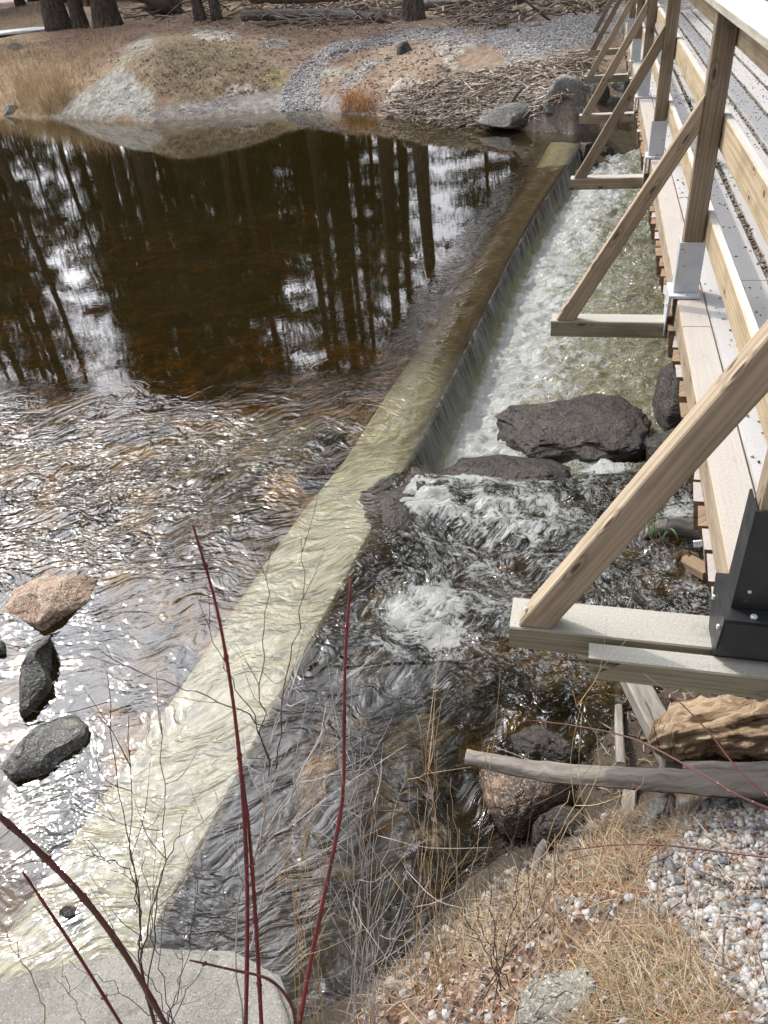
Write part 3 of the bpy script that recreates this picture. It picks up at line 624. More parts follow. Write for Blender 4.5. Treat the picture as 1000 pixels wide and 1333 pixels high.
#@@PART3
# ------------------------------------------------------------------ footbridge (bridge axes: u along, v across, z up)
BU = np.array([math.sin(YAW), math.cos(YAW), 0]); BV = np.array([math.cos(YAW), -math.sin(YAW), 0]); BZ = np.array([0, 0, 1.])
def BW(u, v, z): return BU*u+BV*v+BZ*z
br = empty('footbridge', tuple(BW(1.8, .52, .5)), 'timber footbridge with braced posts and grey longitudinal deck boards crossing the stream', 'footbridge')
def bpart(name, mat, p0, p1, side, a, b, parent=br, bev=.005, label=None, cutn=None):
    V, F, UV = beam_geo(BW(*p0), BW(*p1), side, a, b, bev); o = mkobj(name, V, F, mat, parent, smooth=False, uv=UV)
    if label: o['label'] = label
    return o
UP = [1.81, 4.306, 7.484, 10.42, 13.41, 16.46, 19.38]
def bolt(parent, c, axis, r=.011, h=.012):
    c = np.array(c); ax = np.array(axis, float); V, F, UV = tube_geo([c, c+ax*h, c+ax*(h+.001)], [r, r, r*.6], 6); mkobj('bolt', V, F, M['bolt'], parent, smooth=False)
for i, u in enumerate(UP):
    pm = M['wood_post'] if i else M['wood']
    th = .10
    if i == 0: bpart('outrigger', M['wood_grey'], (u+.075, -.143, .9285), (u+.075, .9, .9285), BU, .15, .095)
    else: bpart('outrigger', [M['wood'], M['wood_grey'], M['wood']][i % 3] if i > 1 else M['wood_grey'], (u+.06, -.143, .9285), (u+.06, .9, .9285), BU, .12, .095)
    # post
    bpart('post', pm, (u+.055, .565, 1.405), (u+.055, .565, 2.447), BU, .085, .098, bev=.004)
    # brace with a foot cut level with the outrigger
    vt0, vt1 = -.115, -.008; zt = .978; sl_ = 1.86
    vE = .514; zA = zt+(vE-vt0)*sl_; zB = zt+(vE-vt1)*sl_
    if i: zA = min(zA, 2.11); 
    pts = [(vt0, zt), (vt1, zt), (vE, zB), (vE, zA)]
    d0, d1 = u+.008, u+.008+(.075 if i == 0 else .055)
    V = [BW(d0, a, b) for a, b in pts]+[BW(d1, a, b) for a, b in pts]
    bmx = bmesh.new(); vv = [bmx.verts.new(q) for q in V]
    for f in [(0, 1, 2, 3), (7, 6, 5, 4), (0, 4, 5, 1), (1, 5, 6, 2), (2, 6, 7, 3), (3, 7, 4, 0)]: bmx.faces.new([vv[q] for q in f])
    bmesh.ops.recalc_face_normals(bmx, faces=bmx.faces[:])
    bmesh.ops.bevel(bmx, geom=bmx.edges[:], offset=.0045, segments=1, affect='EDGES')
    dirv = (BW(0, vE, zA)-BW(0, vt0, zt)); dirv /= np.linalg.norm(dirv); nn = np.cross(dirv, BU)
    VV = np.array([q.co[:] for q in bmx.verts]); FF_ = [[q.index for q in f.verts] for f in bmx.faces]; bmx.free()
    bo = mkobj('brace', VV, FF_, M['wood'] if i in (0, 1, 3, 4) else M['wood_post'], br, smooth=False, uv=np.stack([VV@dirv, VV@nn+(VV@BU)*1.], -1))
    bolt(bo, BW(d0+.03, vt0+.022, zt+.052), -BV*.88+BZ*.47, .009, .006)
    # steel shoe
    sm = M['black'] if i == 0 else M['galv']
    zt2 = 1.505 if i == 0 else 1.42
    g = MB()
    def pl(a, b, c_):      # plate from ranges in u, v, z
        (u0, u1), (v0, v1), (z0, z1) = a, b, c_
        V, F, UV = beam_geo(BW((u0+u1)/2, v0, (z0+z1)/2), BW((u0+u1)/2, v1, (z0+z1)/2), BU, u1-u0, z1-z0, .001); g.add(V, F, UV)
    k = .0065
    pl((u+.003, u+.11), (.508-k, .508), (1.15, zt2)); pl((u+.003, u+.003+k), (.5085, .622), (1.1505, zt2-.001)); pl((u+.003, u+.11), (.622, .622+k), (1.15, zt2))
    pl((u-.05, u+.16), (.478, .636), (1.134, 1.1495))
    pl((u-.045, u+.155), (.486, .4925), (1.03, 1.1335))
    # outer hanging plate narrowing downwards
    zb_ = .905
    Q = [(u-.05, 1.134), (u+.16, 1.134), (u+.115, 1.0), (u+.05, zb_), (u-.02, zb_), (u-.035, 1.0)]
    V = [BW(a, .478, b) for a, b in Q]+[BW(a, .4855, b) for a, b in Q]; n_ = len(Q)
    g.add(V, [tuple(range(n_)), tuple(range(2*n_-1, n_-1, -1))]+[(q, q+n_, (q+1) % n_+n_, (q+1) % n_) for q in range(n_)])
    if i == 0: pl((u-.05, u-.0435), (.4845, .9), (1.0, 1.149))
    so_ = g.build('steel_shoe', sm, br)
    if i == 0: so_['label'] = 'black painted steel post shoe'
    for (a, b, c_) in [(u+.0025, .54, 1.22), (u+.0025, .575, 1.36), (u+.0025, .60, 1.22)]: bolt(so_, BW(a, b, c_), -BU, .006, .004)
    for q in (-.02, .11): bolt(so_, BW(u+q, .477, 1.09), -BV, .009, .006)
    bolt(so_, BW(u-.03, .56, 1.15), BZ, .01, .006)
def run(name, mat, v0, v1, z0, z1, joints, u0=1.75, u1=21.5, lift=.0):
    js = [u0]+joints+[u1]
    for a, b in zip(js[:-1], js[1:]):
        bpart(name, mat, (a+.003, (v0+v1)/2, (z0+z1)/2), (b-.003, (v0+v1)/2, (z0+z1)/2), BV, v1-v0, z1-z0, bev=.006)
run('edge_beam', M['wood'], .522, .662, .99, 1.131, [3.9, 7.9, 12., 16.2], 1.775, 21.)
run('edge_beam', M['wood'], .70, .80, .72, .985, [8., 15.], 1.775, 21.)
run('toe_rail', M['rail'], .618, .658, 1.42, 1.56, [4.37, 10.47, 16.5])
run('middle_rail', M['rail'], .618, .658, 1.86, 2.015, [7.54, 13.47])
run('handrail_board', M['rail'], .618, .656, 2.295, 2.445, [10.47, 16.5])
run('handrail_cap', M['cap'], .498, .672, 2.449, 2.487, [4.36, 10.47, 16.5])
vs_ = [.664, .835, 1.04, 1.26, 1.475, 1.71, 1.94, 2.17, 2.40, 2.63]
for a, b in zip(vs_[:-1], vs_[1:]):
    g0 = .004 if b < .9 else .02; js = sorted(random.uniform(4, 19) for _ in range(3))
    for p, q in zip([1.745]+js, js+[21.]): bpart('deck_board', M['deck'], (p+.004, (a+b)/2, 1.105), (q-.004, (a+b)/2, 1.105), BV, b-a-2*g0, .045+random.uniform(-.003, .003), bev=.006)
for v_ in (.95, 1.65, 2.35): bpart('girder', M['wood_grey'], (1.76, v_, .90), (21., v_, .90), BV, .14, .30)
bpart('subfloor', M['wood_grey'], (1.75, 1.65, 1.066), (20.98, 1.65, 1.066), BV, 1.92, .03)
# sawtooth ends of the boards below the edge beam
u = 1.95; k_ = 0
while u < 20.3 and k_ < 97:
    w_ = random.uniform(.12, .17); out0 = random.uniform(.482, .505); out1 = out0+random.uniform(.0, .02); z0 = random.uniform(.86, .92); z1 = .987-random.uniform(0, .01)
    if random.random() < .3: z0 -= .05
    P = [BW(u, .62, z0), BW(u+random.uniform(-.02, .02), out0+.02, z0), BW(u+w_, out1+.02, z0+random.uniform(-.01, .03)), BW(u+w_, .62, z0)]
    Q = [BW(u, .62, z1), BW(u, out0, z1), BW(u+w_, out1, z1), BW(u+w_, .62, z1)]
    mkobj('board_end', np.array(P+Q), [(3, 2, 1, 0), (4, 5, 6, 7), (0, 1, 5, 4), (1, 2, 6, 5), (2, 3, 7, 6), (3, 0, 4, 7)], random.choice([M['orange_wood'], M['orange_wood'], M['wood_post']]), br, smooth=False, uv=[(a*.2, b) for a, b in zip(range(8), (0, .1, .2, .3, .1, .2, .3, .4))])
    u += w_+random.uniform(.01, .06); k_ += 1
# broken cross board in front of the first outrigger
def up_at(px_, py_, u): d = ray(px_, py_); P = C0+d*(u/(d@BU)); return P
V, F, UV = beam_geo(BW(1.748, .140, .929), BW(1.748, 1.6, .929), BU, .074, .092, .005)
nb_ = 8
V = [np.array(q) for q in V]; off_ = {}
for q in V:
    if abs(q@BV-.140) < .01:
        kx = (round(float(q@BU), 3), round(float(q[2]), 3))
        if kx not in off_: off_[kx] = BV*random.choice([-.03, .02, .05, -.012, .07])
        q += off_[kx]
F = list(F); UV = list(UV)
for k in range(16):      # splinters standing out of the break
    u_, z_ = 1.748+random.uniform(-.03, .03), .929+random.uniform(-.036, .038); w_ = random.uniform(.004, .012); L_ = random.uniform(.03, .10); o_ = len(V)
    V += [BW(u_-w_, .20, z_-w_*.5), BW(u_+w_, .20, z_-w_*.5), BW(u_, .20, z_+w_), BW(u_+random.uniform(-.006, .006), .125-L_*.7, z_+random.uniform(-.006, .008))]
    F += [(o_, o_+1, o_+3), (o_+1, o_+2, o_+3), (o_+2, o_, o_+3)]; UV += [(0, 0), (.0, .02), (0, .04), (.2, .02)]
tag(mkobj('broken_beam', V, F, M['wood_grey'], smooth=False, uv=UV), 'grey squared timber with a splintered end, just below the nearest outrigger', 'timber')
for nm, (a, b, zz) in {}.items(): pass
# dirt, cones and grit in the deck gaps
def scatter_stones(name, P, size, cols, mat, flat=.65, sub=1, label=None, cat=None, kind='stuff', jit=.25):
    bv, bf = ICO[sub]; n = len(P); P = np.asarray(P); size = np.broadcast_to(size, (n,))
    sc = size[:, None]*np.stack([rng.uniform(.8, 1.35, n), rng.uniform(.65, 1.05, n), flat*rng.uniform(.7, 1.2, n)], 1)
    V = np.repeat(bv[None], n, 0)*(1+jit*rng.uniform(-1, 1, (n, len(bv), 1)))
    V = V*sc[:, None, :]; a = rng.uniform(0, 6.28, n); b = rng.normal(0, .35, n)
    cb, sb = np.cos(b)[:, None], np.sin(b)[:, None]; y_, z_ = V[..., 1]*cb-V[..., 2]*sb, V[..., 1]*sb+V[..., 2]*cb
    ca, sa = np.cos(a)[:, None], np.sin(a)[:, None]; X = V[..., 0]*ca-y_*sa; Y = V[..., 0]*sa+y_*ca
    V = np.stack([X, Y, z_], -1)+P[:, None, :]; F = (bf[None]+(np.arange(n)*len(bv))[:, None, None]).reshape(-1, 3)
    c = np.repeat(np.asarray(cols)[:, None, :], len(bv), 1).reshape(-1, 3)
    o = mkobj(name, V.reshape(-1, 3), F, mat, origin=P.min(0), smooth=False, colors=c); return tag(o, label, cat, None, kind)
n = 2600; uu = rng.uniform(1., 20.5, n)**1.0; vv = rng.choice([1.04, 1.26, 1.475, 1.71, 1.94, 2.17], n, p=[.4, .12, .18, .12, .1, .08])+rng.normal(0, .013, n)
P = np.array([BW(a, b, 1.10+random.uniform(0, .028)) for a, b in zip(uu, vv)])
n2 = 3000; uu2 = np.r_[rng.uniform(1.8, 9, n2//4), rng.uniform(6, 20.5, n2-n2//4)]; vv2 = rng.uniform(.68, 2.3, n2); P = np.vstack([P, [BW(a, b, 1.131) for a, b in zip(uu2, vv2)]])
nn_ = len(P); cc_ = np.array([(.13, .10, .08), (.22, .17, .13), (.34, .30, .27), (.07, .055, .045)])[rng.integers(0, 4, nn_)]
scatter_stones('deck_debris', P, np.where(np.arange(nn_) < n, rng.uniform(.006, .017, nn_), rng.uniform(.003, .009, nn_)), cc_, M['stone'], label='brown grit and cone bits caught between the grey deck boards', cat='debris')

# ------------------------------------------------------------------ rays onto the ground
def hit(px_, py_, hf, t0=.5, t1=60, n=600):
    d = ray(px_, py_); ts = t0*(t1/t0)**np.linspace(0, 1, n); P = C0+d*ts[:, None]; g = hf(P[:, 0], P[:, 1])
    k = np.nonzero(P[:, 2] < g)[0]
    if len(k) == 0: return P[-1]
    a = max(k[0]-1, 0); e0 = P[a, 2]-g[a]; e1 = P[k[0], 2]-g[k[0]]; f = e0/(e0-e1+1e-9) if e0 > 0 else 1.
    return P[a]*(1-f)+P[k[0]]*f
def hits(pxs, pys, hf, t0=.5, t1=60, n=260):
    D = np.array([ray(a, b) for a, b in zip(pxs, pys)]); ts = t0*(t1/t0)**np.linspace(0, 1, n)
    P = C0+D[:, None, :]*ts[None, :, None]; g = hf(P[..., 0].ravel(), P[..., 1].ravel()).reshape(P.shape[:2])
    below = P[..., 2] < g; k = below.argmax(1); ok = below.any(1); I = np.arange(len(D)); k0 = np.maximum(k-1, 0); e1 = (P[..., 2]-g)[I, k]; e0 = (P[..., 2]-g)[I, k0]; w_ = np.clip(e0/(e0-e1+1e-9), 0, 1)[:, None]; Q = (P[I, k0]*(1-w_)+P[I, k]*w_)[ok]; Q[:, 2] = hf(Q[:, 0], Q[:, 1]); return Q
def hall(x, y): return np.maximum(np.maximum(hnear(x, y), hbed(x, y)), hfar(x, y))
def sample_poly(poly, n):
    poly = list(poly); p = np.array(poly, float); a, b = p.min(0), p.max(0)
    q = rng.uniform(a, b, (n*6, 2)); q = q[inpoly(q[:, 0], q[:, 1], poly)]; return q[:n]

# ------------------------------------------------------------------ rocks
def rock(name, label, poly, zc, up, dn, mat, seed=0, cuts=6, rough=.10, cat='rock', group=None, sub=5, tilt=(0, 0), p=2.6, wpoly=None):
    rs = np.random.default_rng(seed+100); W = np.array(wpoly) if wpoly is not None else np.array([onz(a, b, zc)[:2] for a, b in poly]); c = (W.min(0)+W.max(0))/2
    W = np.vstack([W[i]+(W[(i+1) % len(W)]-W[i])*f for i in range(len(W)) for f in np.linspace(0, 1, 10, endpoint=False)])
    dv = W-c; an = np.arctan2(dv[:, 1], dv[:, 0]); ra = np.hypot(dv[:, 0], dv[:, 1]); o = np.argsort(an); an = an[o]; ra = ra[o]
    an = np.r_[an[-1]-2*math.pi, an, an[0]+2*math.pi]; ra = np.r_[ra[-1], ra, ra[0]]
    B, F = ICO[sub]; th = np.arctan2(B[:, 1], B[:, 0]); rad = np.interp(th, an, ra); size = ra.mean()
    rho = (1-np.abs(B[:, 2])**p)**(1/p)
    U = np.stack([np.cos(th)*rho, np.sin(th)*rho, B[:, 2]], 1)
    for k in range(cuts):
        nrm_ = rs.normal(size=3); nrm_[2] = abs(nrm_[2])*.9+.1; nrm_ /= np.linalg.norm(nrm_); off = rs.uniform(.72, .93)
        dd = U@nrm_-off; U = U-np.where(dd > 0, dd, 0)[:, None]*nrm_*.95
    rr_ = rad/size
    n3 = fbm(U[:, 0]+U[:, 2]*.7, U[:, 1]-U[:, 2]*.6, 2.2, 6, seed)+.5*fbm(U[:, 1]*1.3+U[:, 2], U[:, 0]-U[:, 2]*1.1, 5, 5, seed+3)
    n3 = n3+.35*(.5-np.abs(fbm(U[:, 0]*1.2-U[:, 2], U[:, 1]+U[:, 2]*.8, 4.5, 4, seed+9)))*2-.35
    U = U*(1+rough*n3)[:, None]
    X = U[:, 0]*rad+c[0]; Y = U[:, 1]*rad+c[1]; Zz = np.where(U[:, 2] > 0, U[:, 2]*up, U[:, 2]*dn)+zc
    Zz = Zz+(X-c[0])*tilt[0]+(Y-c[1])*tilt[1]
    V = np.stack([X, Y, Zz], 1)
    return tag(mkobj(name, V, F, mat), label, cat, group)
def rockbox(name, label, px_, py_, wpx, hpx, mat, seed=0, cuts=6, depthf=.8, sink=.25, hf=hfar, **kw):
    g = hit(px_, py_, hf); dz = (g-C0)@CF; w_ = wpx*dz/FPX/2*1.15; h_ = hpx*dz/FPX*.8
    rs = np.random.default_rng(seed); k = 9; an = np.linspace(0, 2*math.pi, k, endpoint=False)+rs.uniform(-.2, .2, k); rr_ = rs.uniform(.8, 1.12, k)
    wp = [(g[0]+w_*r*math.cos(a), g[1]+w_*depthf*(1+r*math.sin(a))) for a, r in zip(an, rr_)]
    return rock(name, label, None, g[2]-.02, h_, max(h_*sink, .05), mat, seed, cuts, wpoly=wp, sub=4, **kw)
rock('boulder', 'large dark wet boulder with flat top, below the weir foam', [(648, 545), (672, 528), (700, 517), (760, 511), (805, 520), (838, 540), (848, 562), (838, 590), (790, 598), (735, 598), (690, 596), (655, 575)], -.33, .09, .5, M['rk_dark'], 1, 6, .13, p=2.8)
rock('boulder', 'small dark boulder wedged behind the flat one, beside the bridge edge', [(850, 497), (880, 480), (905, 500), (905, 545), (870, 548), (855, 530)], -.28, .28, .5, M['rk_dark'], 2)
rock('rock', 'low dark wet rock between the flat boulder and the near brace', [(840, 570), (880, 565), (900, 585), (880, 600), (848, 598)], -.26, .10, .4, M['rk_dark'], 3)
rock('rock_ledge', 'long brown wet ledge with water running over it, below the flat boulder', [(560, 625), (600, 600), (660, 592), (720, 598), (742, 612), (735, 635), (680, 640), (640, 655), (590, 652)], -.30, .10, .4, M['rk_dark'], 4, 4, .1)
rock('rock', 'brown wet rock splashed by foam at the end of the fall, against the weir', [(464, 700), (468, 655), (492, 622), (540, 612), (570, 636), (566, 668), (545, 706), (515, 740), (482, 738)], -.14, .16, .4, M['rk_dark'], 5, 5, .12)
rock('rock', 'broad submerged brown rock in the riffle left of the nearest brace', [(650, 650), (700, 640), (760, 650), (765, 690), (700, 700), (655, 690)], -.32, .08, .4, M['rk_sub'], 6)
rock('rock', 'dark wet rock showing between the big brace and the log under the bridge', [(750, 650), (790, 635), (830, 640), (835, 665), (780, 672)], -.32, .13, .4, M['rk_dark'], 7)
rock('rock', 'pink and tan angular slab standing out of the water, far left', [(2, 797), (30, 765), (62, 746), (100, 748), (127, 756), (118, 783), (90, 800), (57, 821), (30, 810)], .0, .10, .3, M['rk_pink'], 8, 7, .06, p=4)
rock('rock', 'narrow dark green shard standing in the water below the pink slab', [(40, 845), (58, 832), (72, 832), (72, 870), (66, 900), (45, 925), (28, 938), (30, 900)], .0, .14, .3, M['rk_slate'], 9, 8, .06, p=4)
rock('rock', 'smooth grey oval rock in the shallows at the left edge, below the dark shard', [(0, 1000), (20, 972), (60, 945), (100, 933), (119, 950), (112, 975), (70, 1005), (15, 1020)], .0, .075, .3, M['rk_mid'], 10, 3, .06)
rock('stone', 'little dark stone poking out at the left edge beside the grey shard', [(-14, 838), (6, 836), (8, 850), (-8, 858)], .0, .05, .2, M['rk_slate'], 11, sub=4)
rock('stone', 'small black wet stone on the weir near the concrete block', [(74, 1188), (90, 1180), (105, 1186), (104, 1200), (85, 1205)], -.03, .045, .1, M['rk_dark'], 12, 4, sub=4)
rock('boulder', 'rounded orange brown boulder under the end of the bare log', [(622, 1010), (650, 996), (700, 996), (745, 1010), (752, 1035), (720, 1062), (680, 1082), (655, 1076), (632, 1045)], -.06, .14, .35, M['rk_brown'], 13, 4, .06, p=2.3)
rock('rock', 'dark wet rock just behind the bare log, awash', [(645, 965), (690, 950), (735, 960), (765, 985), (740, 1005), (680, 1003)], -.14, .09, .3, M['rk_dark'], 14, 5)
rock('rock', 'small dark frothy rock right of the orange brown boulder', [(690, 1075), (730, 1050), (760, 1060), (765, 1090), (720, 1112), (695, 1105)], -.02, .07, .2, M['rk_dark'], 15, 5, sub=4)
rock('rock', 'tan shallow rock under the water beside the left weir edge, upstream', [(450, 568), (400, 600), (330, 640), (270, 655), (240, 630), (290, 600), (360, 570), (420, 552)], -.22, .14, .3, M['rk_sub'], 16, 3, .1)
rock('rock', 'golden rock lying under the water right of the weir, behind the twigs', [(385, 1030), (392, 1000), (415, 985), (440, 988), (442, 1010), (425, 1045), (400, 1060)], -.13, .10, .2, M['rk_gold'], 17, 5, sub=4)
rock('rock', 'flat grey brown rock under smooth water between weir and riffle', [(470, 770), (520, 760), (552, 790), (540, 840), (490, 842), (462, 815)], -.20, .11, .2, M['rk_sub'], 18, 5, sub=4)
rock('rock', 'brown submerged rock by the weir wall, below the frothy rock', [(452, 850), (500, 845), (530, 865), (505, 905), (462, 900)], -.20, .12, .2, M['rk_sub'], 19, 5, sub=4)
rock('rock', 'long dim rock under the water in front of the boulder and log', [(500, 950), (560, 930), (600, 960), (590, 1020), (540, 1050), (500, 1000)], -.25, .13, .2, M['rk_sub'], 20, 5, sub=4)
rock('rock', 'pale submerged rock at the far left, upstream of the pink slab', [(120, 610), (160, 595), (200, 605), (190, 625), (140, 630)], -.3, .12, .3, M['rk_pale'], 21, 4, sub=4)
rock('stone', 'reddish submerged stone right of the pink slab', [(195, 705), (215, 700), (225, 712), (205, 720)], -.22, .1, .2, M['rk_pink'], 22, 4, sub=4)
rock('rock', 'brown stone under the water left of the weir wall, near the dark shard', [(210, 850), (250, 842), (262, 858), (232, 875)], -.28, .12, .2, M['rk_sub'], 23, 4, sub=4)
rock('rock', 'dark brown rock upstream against the left side of the weir', [(385, 605), (415, 592), (432, 610), (415, 632), (390, 628)], -.12, .11, .3, M['rk_brown'], 24, 5, sub=4)
rs_ = np.random.default_rng(5); LB = []
for k, (a, b, s1, nm) in enumerate([(60, 560, 26, 'rk_sub'), (180, 560, 34, 'rk_brown'), (330, 560, 40, 'rk_sub'), (40, 650, 22, 'rk_sub'), (300, 700, 20, 'rk_sub'), (70, 700, 24, 'rk_brown'), (150, 830, 16, 'rk_sub'), (170, 900, 18, 'rk_sub'), (600, 900, 24, 'rk_sub'), (660, 880, 26, 'rk_brown'), (560, 1100, 26, 'rk_sub'), (450, 1150, 24, 'rk_sub'), (370, 1160, 14, 'rk_pink'), (620, 780, 26, 'rk_brown'), (720, 900, 24, 'rk_sub'), (460, 960, 22, 'rk_brown')]):
    q = onz(a, b, -.3); r = s1*np.linalg.norm(q-C0)/FPX*1.2
    wp = [(q[0]+r*rs_.uniform(.8, 1.3)*math.cos(t_), q[1]+r*rs_.uniform(.6, 1.)*math.sin(t_)) for t_ in np.linspace(0, 5.6, 8)]
    rock('streambed_rock', 'one of the brown rocks lying under rippled water on the stream bed', None, -.33, .13, .2, M[nm], 40+k, 4, wpoly=wp, sub=4, cat='rock', group='brown rocks under the water')
rock('stone', 'mossy grey stone sunk in the grass at the bottom edge', [(672, 1333), (680, 1290), (715, 1262), (760, 1262), (785, 1290), (775, 1333), (720, 1370)], float(hnear(.25, .75))+.0, .05, .1, M['rk_pale'], 30, 4)
g = hit(850, 1068, hnear); rock('stone', 'pale wedge of stone leaning under the bare log on the bank', [(832, 1080), (842, 1045), (868, 1036), (884, 1048), (870, 1075), (848, 1090)], g[2], .09, .1, M['rk_pale'], 31, 6, sub=4)
rockbox('boulder', 'big pale grey boulder on the far bank left of the bridge end', 738, 140, 62, 46, M['rk_grey'], 50)
rockbox('boulder', 'dark grey angular slab at the water edge below the pale boulder', 690, 160, 115, 27, M['rk_mid'], 51, depthf=.5)
rockbox('rock', 'low flat grey rock between the dark slab and the bridge', 748, 150, 46, 14, M['rk_grey'], 52)
rockbox('rock', 'pale block of stone tucked under the fourth outrigger', 797, 143, 26, 22, M['rk_grey'], 53, hf=hfar)
rockbox('rock', 'grey stone under the fifth outrigger', 812, 122, 34, 22, M['rk_grey'], 54)
rockbox('rock', 'dark stone in the shade beneath the bridge end', 778, 138, 40, 34, M['rk_slate'], 55)
rockbox('rock', 'black wet stone in the foam at the far end of the fall', 790, 205, 30, 18, M['rk_dark'], 56, hf=lambda x, y: np.maximum(hfar(x, y), -.4+0*x))
rockbox('rock', 'rusty dark rock at the far end of the weir wall', 768, 215, 26, 34, M['rk_dark'], 57, hf=lambda x, y: np.maximum(hfar(x, y), -.4+0*x))
rockbox('stone', 'small dark stone beside the gravel path on the far bank', 527, 70, 20, 18, M['rk_slate'], 58)
rockbox('stone', 'flat dark stone in the gravel, left of the small dark stone', 447, 72, 30, 9, M['rk_slate'], 59)
rockbox('stone', 'pale flat stone in the debris above the pale boulder', 680, 92, 20, 7, M['rk_pale'], 60)
rockbox('stone', 'mossy flat stone by the tree bases at the left edge', 18, 66, 24, 12, M['rk_grey'], 61)
rockbox('stone', 'small grey stone under the straw at the left shore', 12, 150, 26, 16, M['rk_grey'], 62)
sn = hit(20, 44, hfar); dzs = (sn-C0)@CF
rock('snow_patch', 'thin patch of old snow left of the tree trunks', None, float(hfar(sn[0], sn[1]))+.04, .12, .05, M['snow'], 63, 2, .12, wpoly=[(sn[0]+1.5*math.cos(a)*(1+.25*math.sin(3*a)), sn[1]+.9*math.sin(a)*(1+.2*math.cos(2*a))) for a in np.linspace(0, 5.9, 14)], sub=4, cat='snow')

# ------------------------------------------------------------------ logs
def logobj(name, label, pts, rad, mat, n=26, sides=14, rough=.05, seed=0, cat='log', parent=None, group=None, noise=.0):
    P = smooth_path(pts, n); rr_ = np.interp(np.linspace(0, 1, len(P)), np.linspace(0, 1, len(rad)), rad)
    rs = np.random.default_rng(seed)
    if noise: P = P+rs.normal(0, noise, P.shape)*np.linspace(1, 1, len(P))[:, None]
    rr_ = rr_*(1+rough*rs.normal(size=len(P))*.5)
    V, F, UV = tube_geo(P, rr_, sides, rough, seed); o = mkobj(name, V, F, mat, parent, uv=UV)
    return tag(o, label, cat, group) if parent is None else o
a0 = onz(607, 985, .30); a1 = onz(700, 1003, .31); a1b = onz(800, 1012, .40); a2 = onz(905, 1018, .52); a3 = onz(1020, 1024, .60); a4 = a3+(a3-a2)*2.2
logobj('bare_log', 'bare silver grey log lying across the near bank over the orange boulder', [a0, a1, a1b, a2, a3, a4], [.028, .034, .037, .037, .04, .045, .05, .05], M['log'], 40, 18, .05, 3)
b0 = onz(890, 1005, .47); b1 = onz(1020, 1008, .52)
logobj('bare_log', 'second grey log, half hidden behind the long bare log', [b0, b1, b1+(b1-b0)*2], [.035, .04, .05], M['log'], 16, 12, .06, 4)
r0 = onz(848, 968, .28); r1 = onz(915, 950, .36); r2 = onz(1010, 946, .44); r3 = r2+(r2-r1)*1.5
P_ = smooth_path([r0, r1, r2, r3], 90); k = len(P_); sides = 64; rr_ = np.interp(np.linspace(0, 1, k), [0, .08, .2, .5, 1], [.03, .085, .10, .105, .12])
V, F, UV = tube_geo(P_, rr_, sides, 0); V = np.array(V); cen = np.vstack([np.repeat(P_, sides+1, 0), P_[:1], P_[-1:]])[:len(V)] if True else None
dv = V[:k*(sides+1)]-np.repeat(P_, sides+1, 0); uvv = np.array(UV)[:k*(sides+1)]
aa = uvv[:, 1]/np.repeat(rr_, sides+1); aa = np.where(aa > 6.28, 0, aa)
disp = 1+.42*fbm(uvv[:, 0]*9, np.cos(aa)*3.5+1.9*np.sin(aa)+uvv[:, 0]*2.0, 1.6, 6, 81)+.18*fbm(uvv[:, 0]*6, np.cos(aa)*11+np.sin(aa)*9, 1.5, 4, 82)
V[:k*(sides+1)] = np.repeat(P_, sides+1, 0)+dv*disp[:, None]
tag(mkobj('rotten_log', V, F, M['rotten'], uv=UV), 'crumbling tan rotten log with deep hollows under the nearest outrigger', 'log')
def plank(name, label, p0, p1, side, a, b, mat, cat='timber', j=.0):
    V, F, UV = beam_geo(p0, p1, side, a, b, .006, j); return tag(mkobj(name, V, F, mat, smooth=False, uv=UV), label, cat)
plank('old_timber', 'weathered slanting timber between the water and the rotten log', onz(818, 872, -.05), onz(885, 1000, .22), BV, .11, .07, M['log'], j=.004)
plank('timber_stake', 'narrow pale stake rising from the water beside the slanting timber', onz(805, 900, -.28), onz(808, 1000, .20), BV, .035, .05, M['log'], j=.003)
plank('timber_stub', 'grey upright timber stub below the bare log', onz(822, 1005, .10), onz(815, 1085, .16), BV, .05, .05, M['log'], j=.003)
plank('split_timber', 'orange split timber in the dark water under the bridge edge', onz(822, 690, -.28), onz(925, 748, -.10), (0, 0, 1), .05, .10, M['orange_wood'], j=.008)
logobj('driftwood', 'dark driftwood log lodged behind the orange split timber', [onz(835, 700, -.12), onz(870, 688, -.10), onz(920, 692, -.06)], [.03, .06, .06], M['logdark'], 14, 12, .1, 8)
logobj('driftwood', 'broken stick standing on the muddy edge left of the gravel', [onz(705, 1160, .02), onz(702, 1120, .08), onz(712, 1095, .12)], [.025, .022, .016], M['logdark'], 10, 9, .12, 9)
sc_ = [up_at(903, 705, 1.98), up_at(914, 704, 1.98), up_at(915, 711, 1.98), up_at(904, 713, 1.98)]; sc2 = [q+np.array([0, .004, .001]) for q in sc_]
tag(mkobj('paper_scrap', np.array(sc_+sc2), [(0, 1, 2, 3), (7, 6, 5, 4), (0, 4, 5, 1), (1, 5, 6, 2), (2, 6, 7, 3), (3, 7, 4, 0)], M['snow'], smooth=False), 'small white scrap caught on the board ends under the bridge edge', 'scrap')
lf = onz(668, 634, -.20); V, F, UV = tube_geo([lf, lf+np.array([.03, -.008, .01]), lf+np.array([.06, -.045, .0])], [.004, .011, .002], 6); tag(mkobj('leaf', V, F, M['orange_wood'], uv=UV), 'single orange leaf on the wet brown ledge', 'leaf')

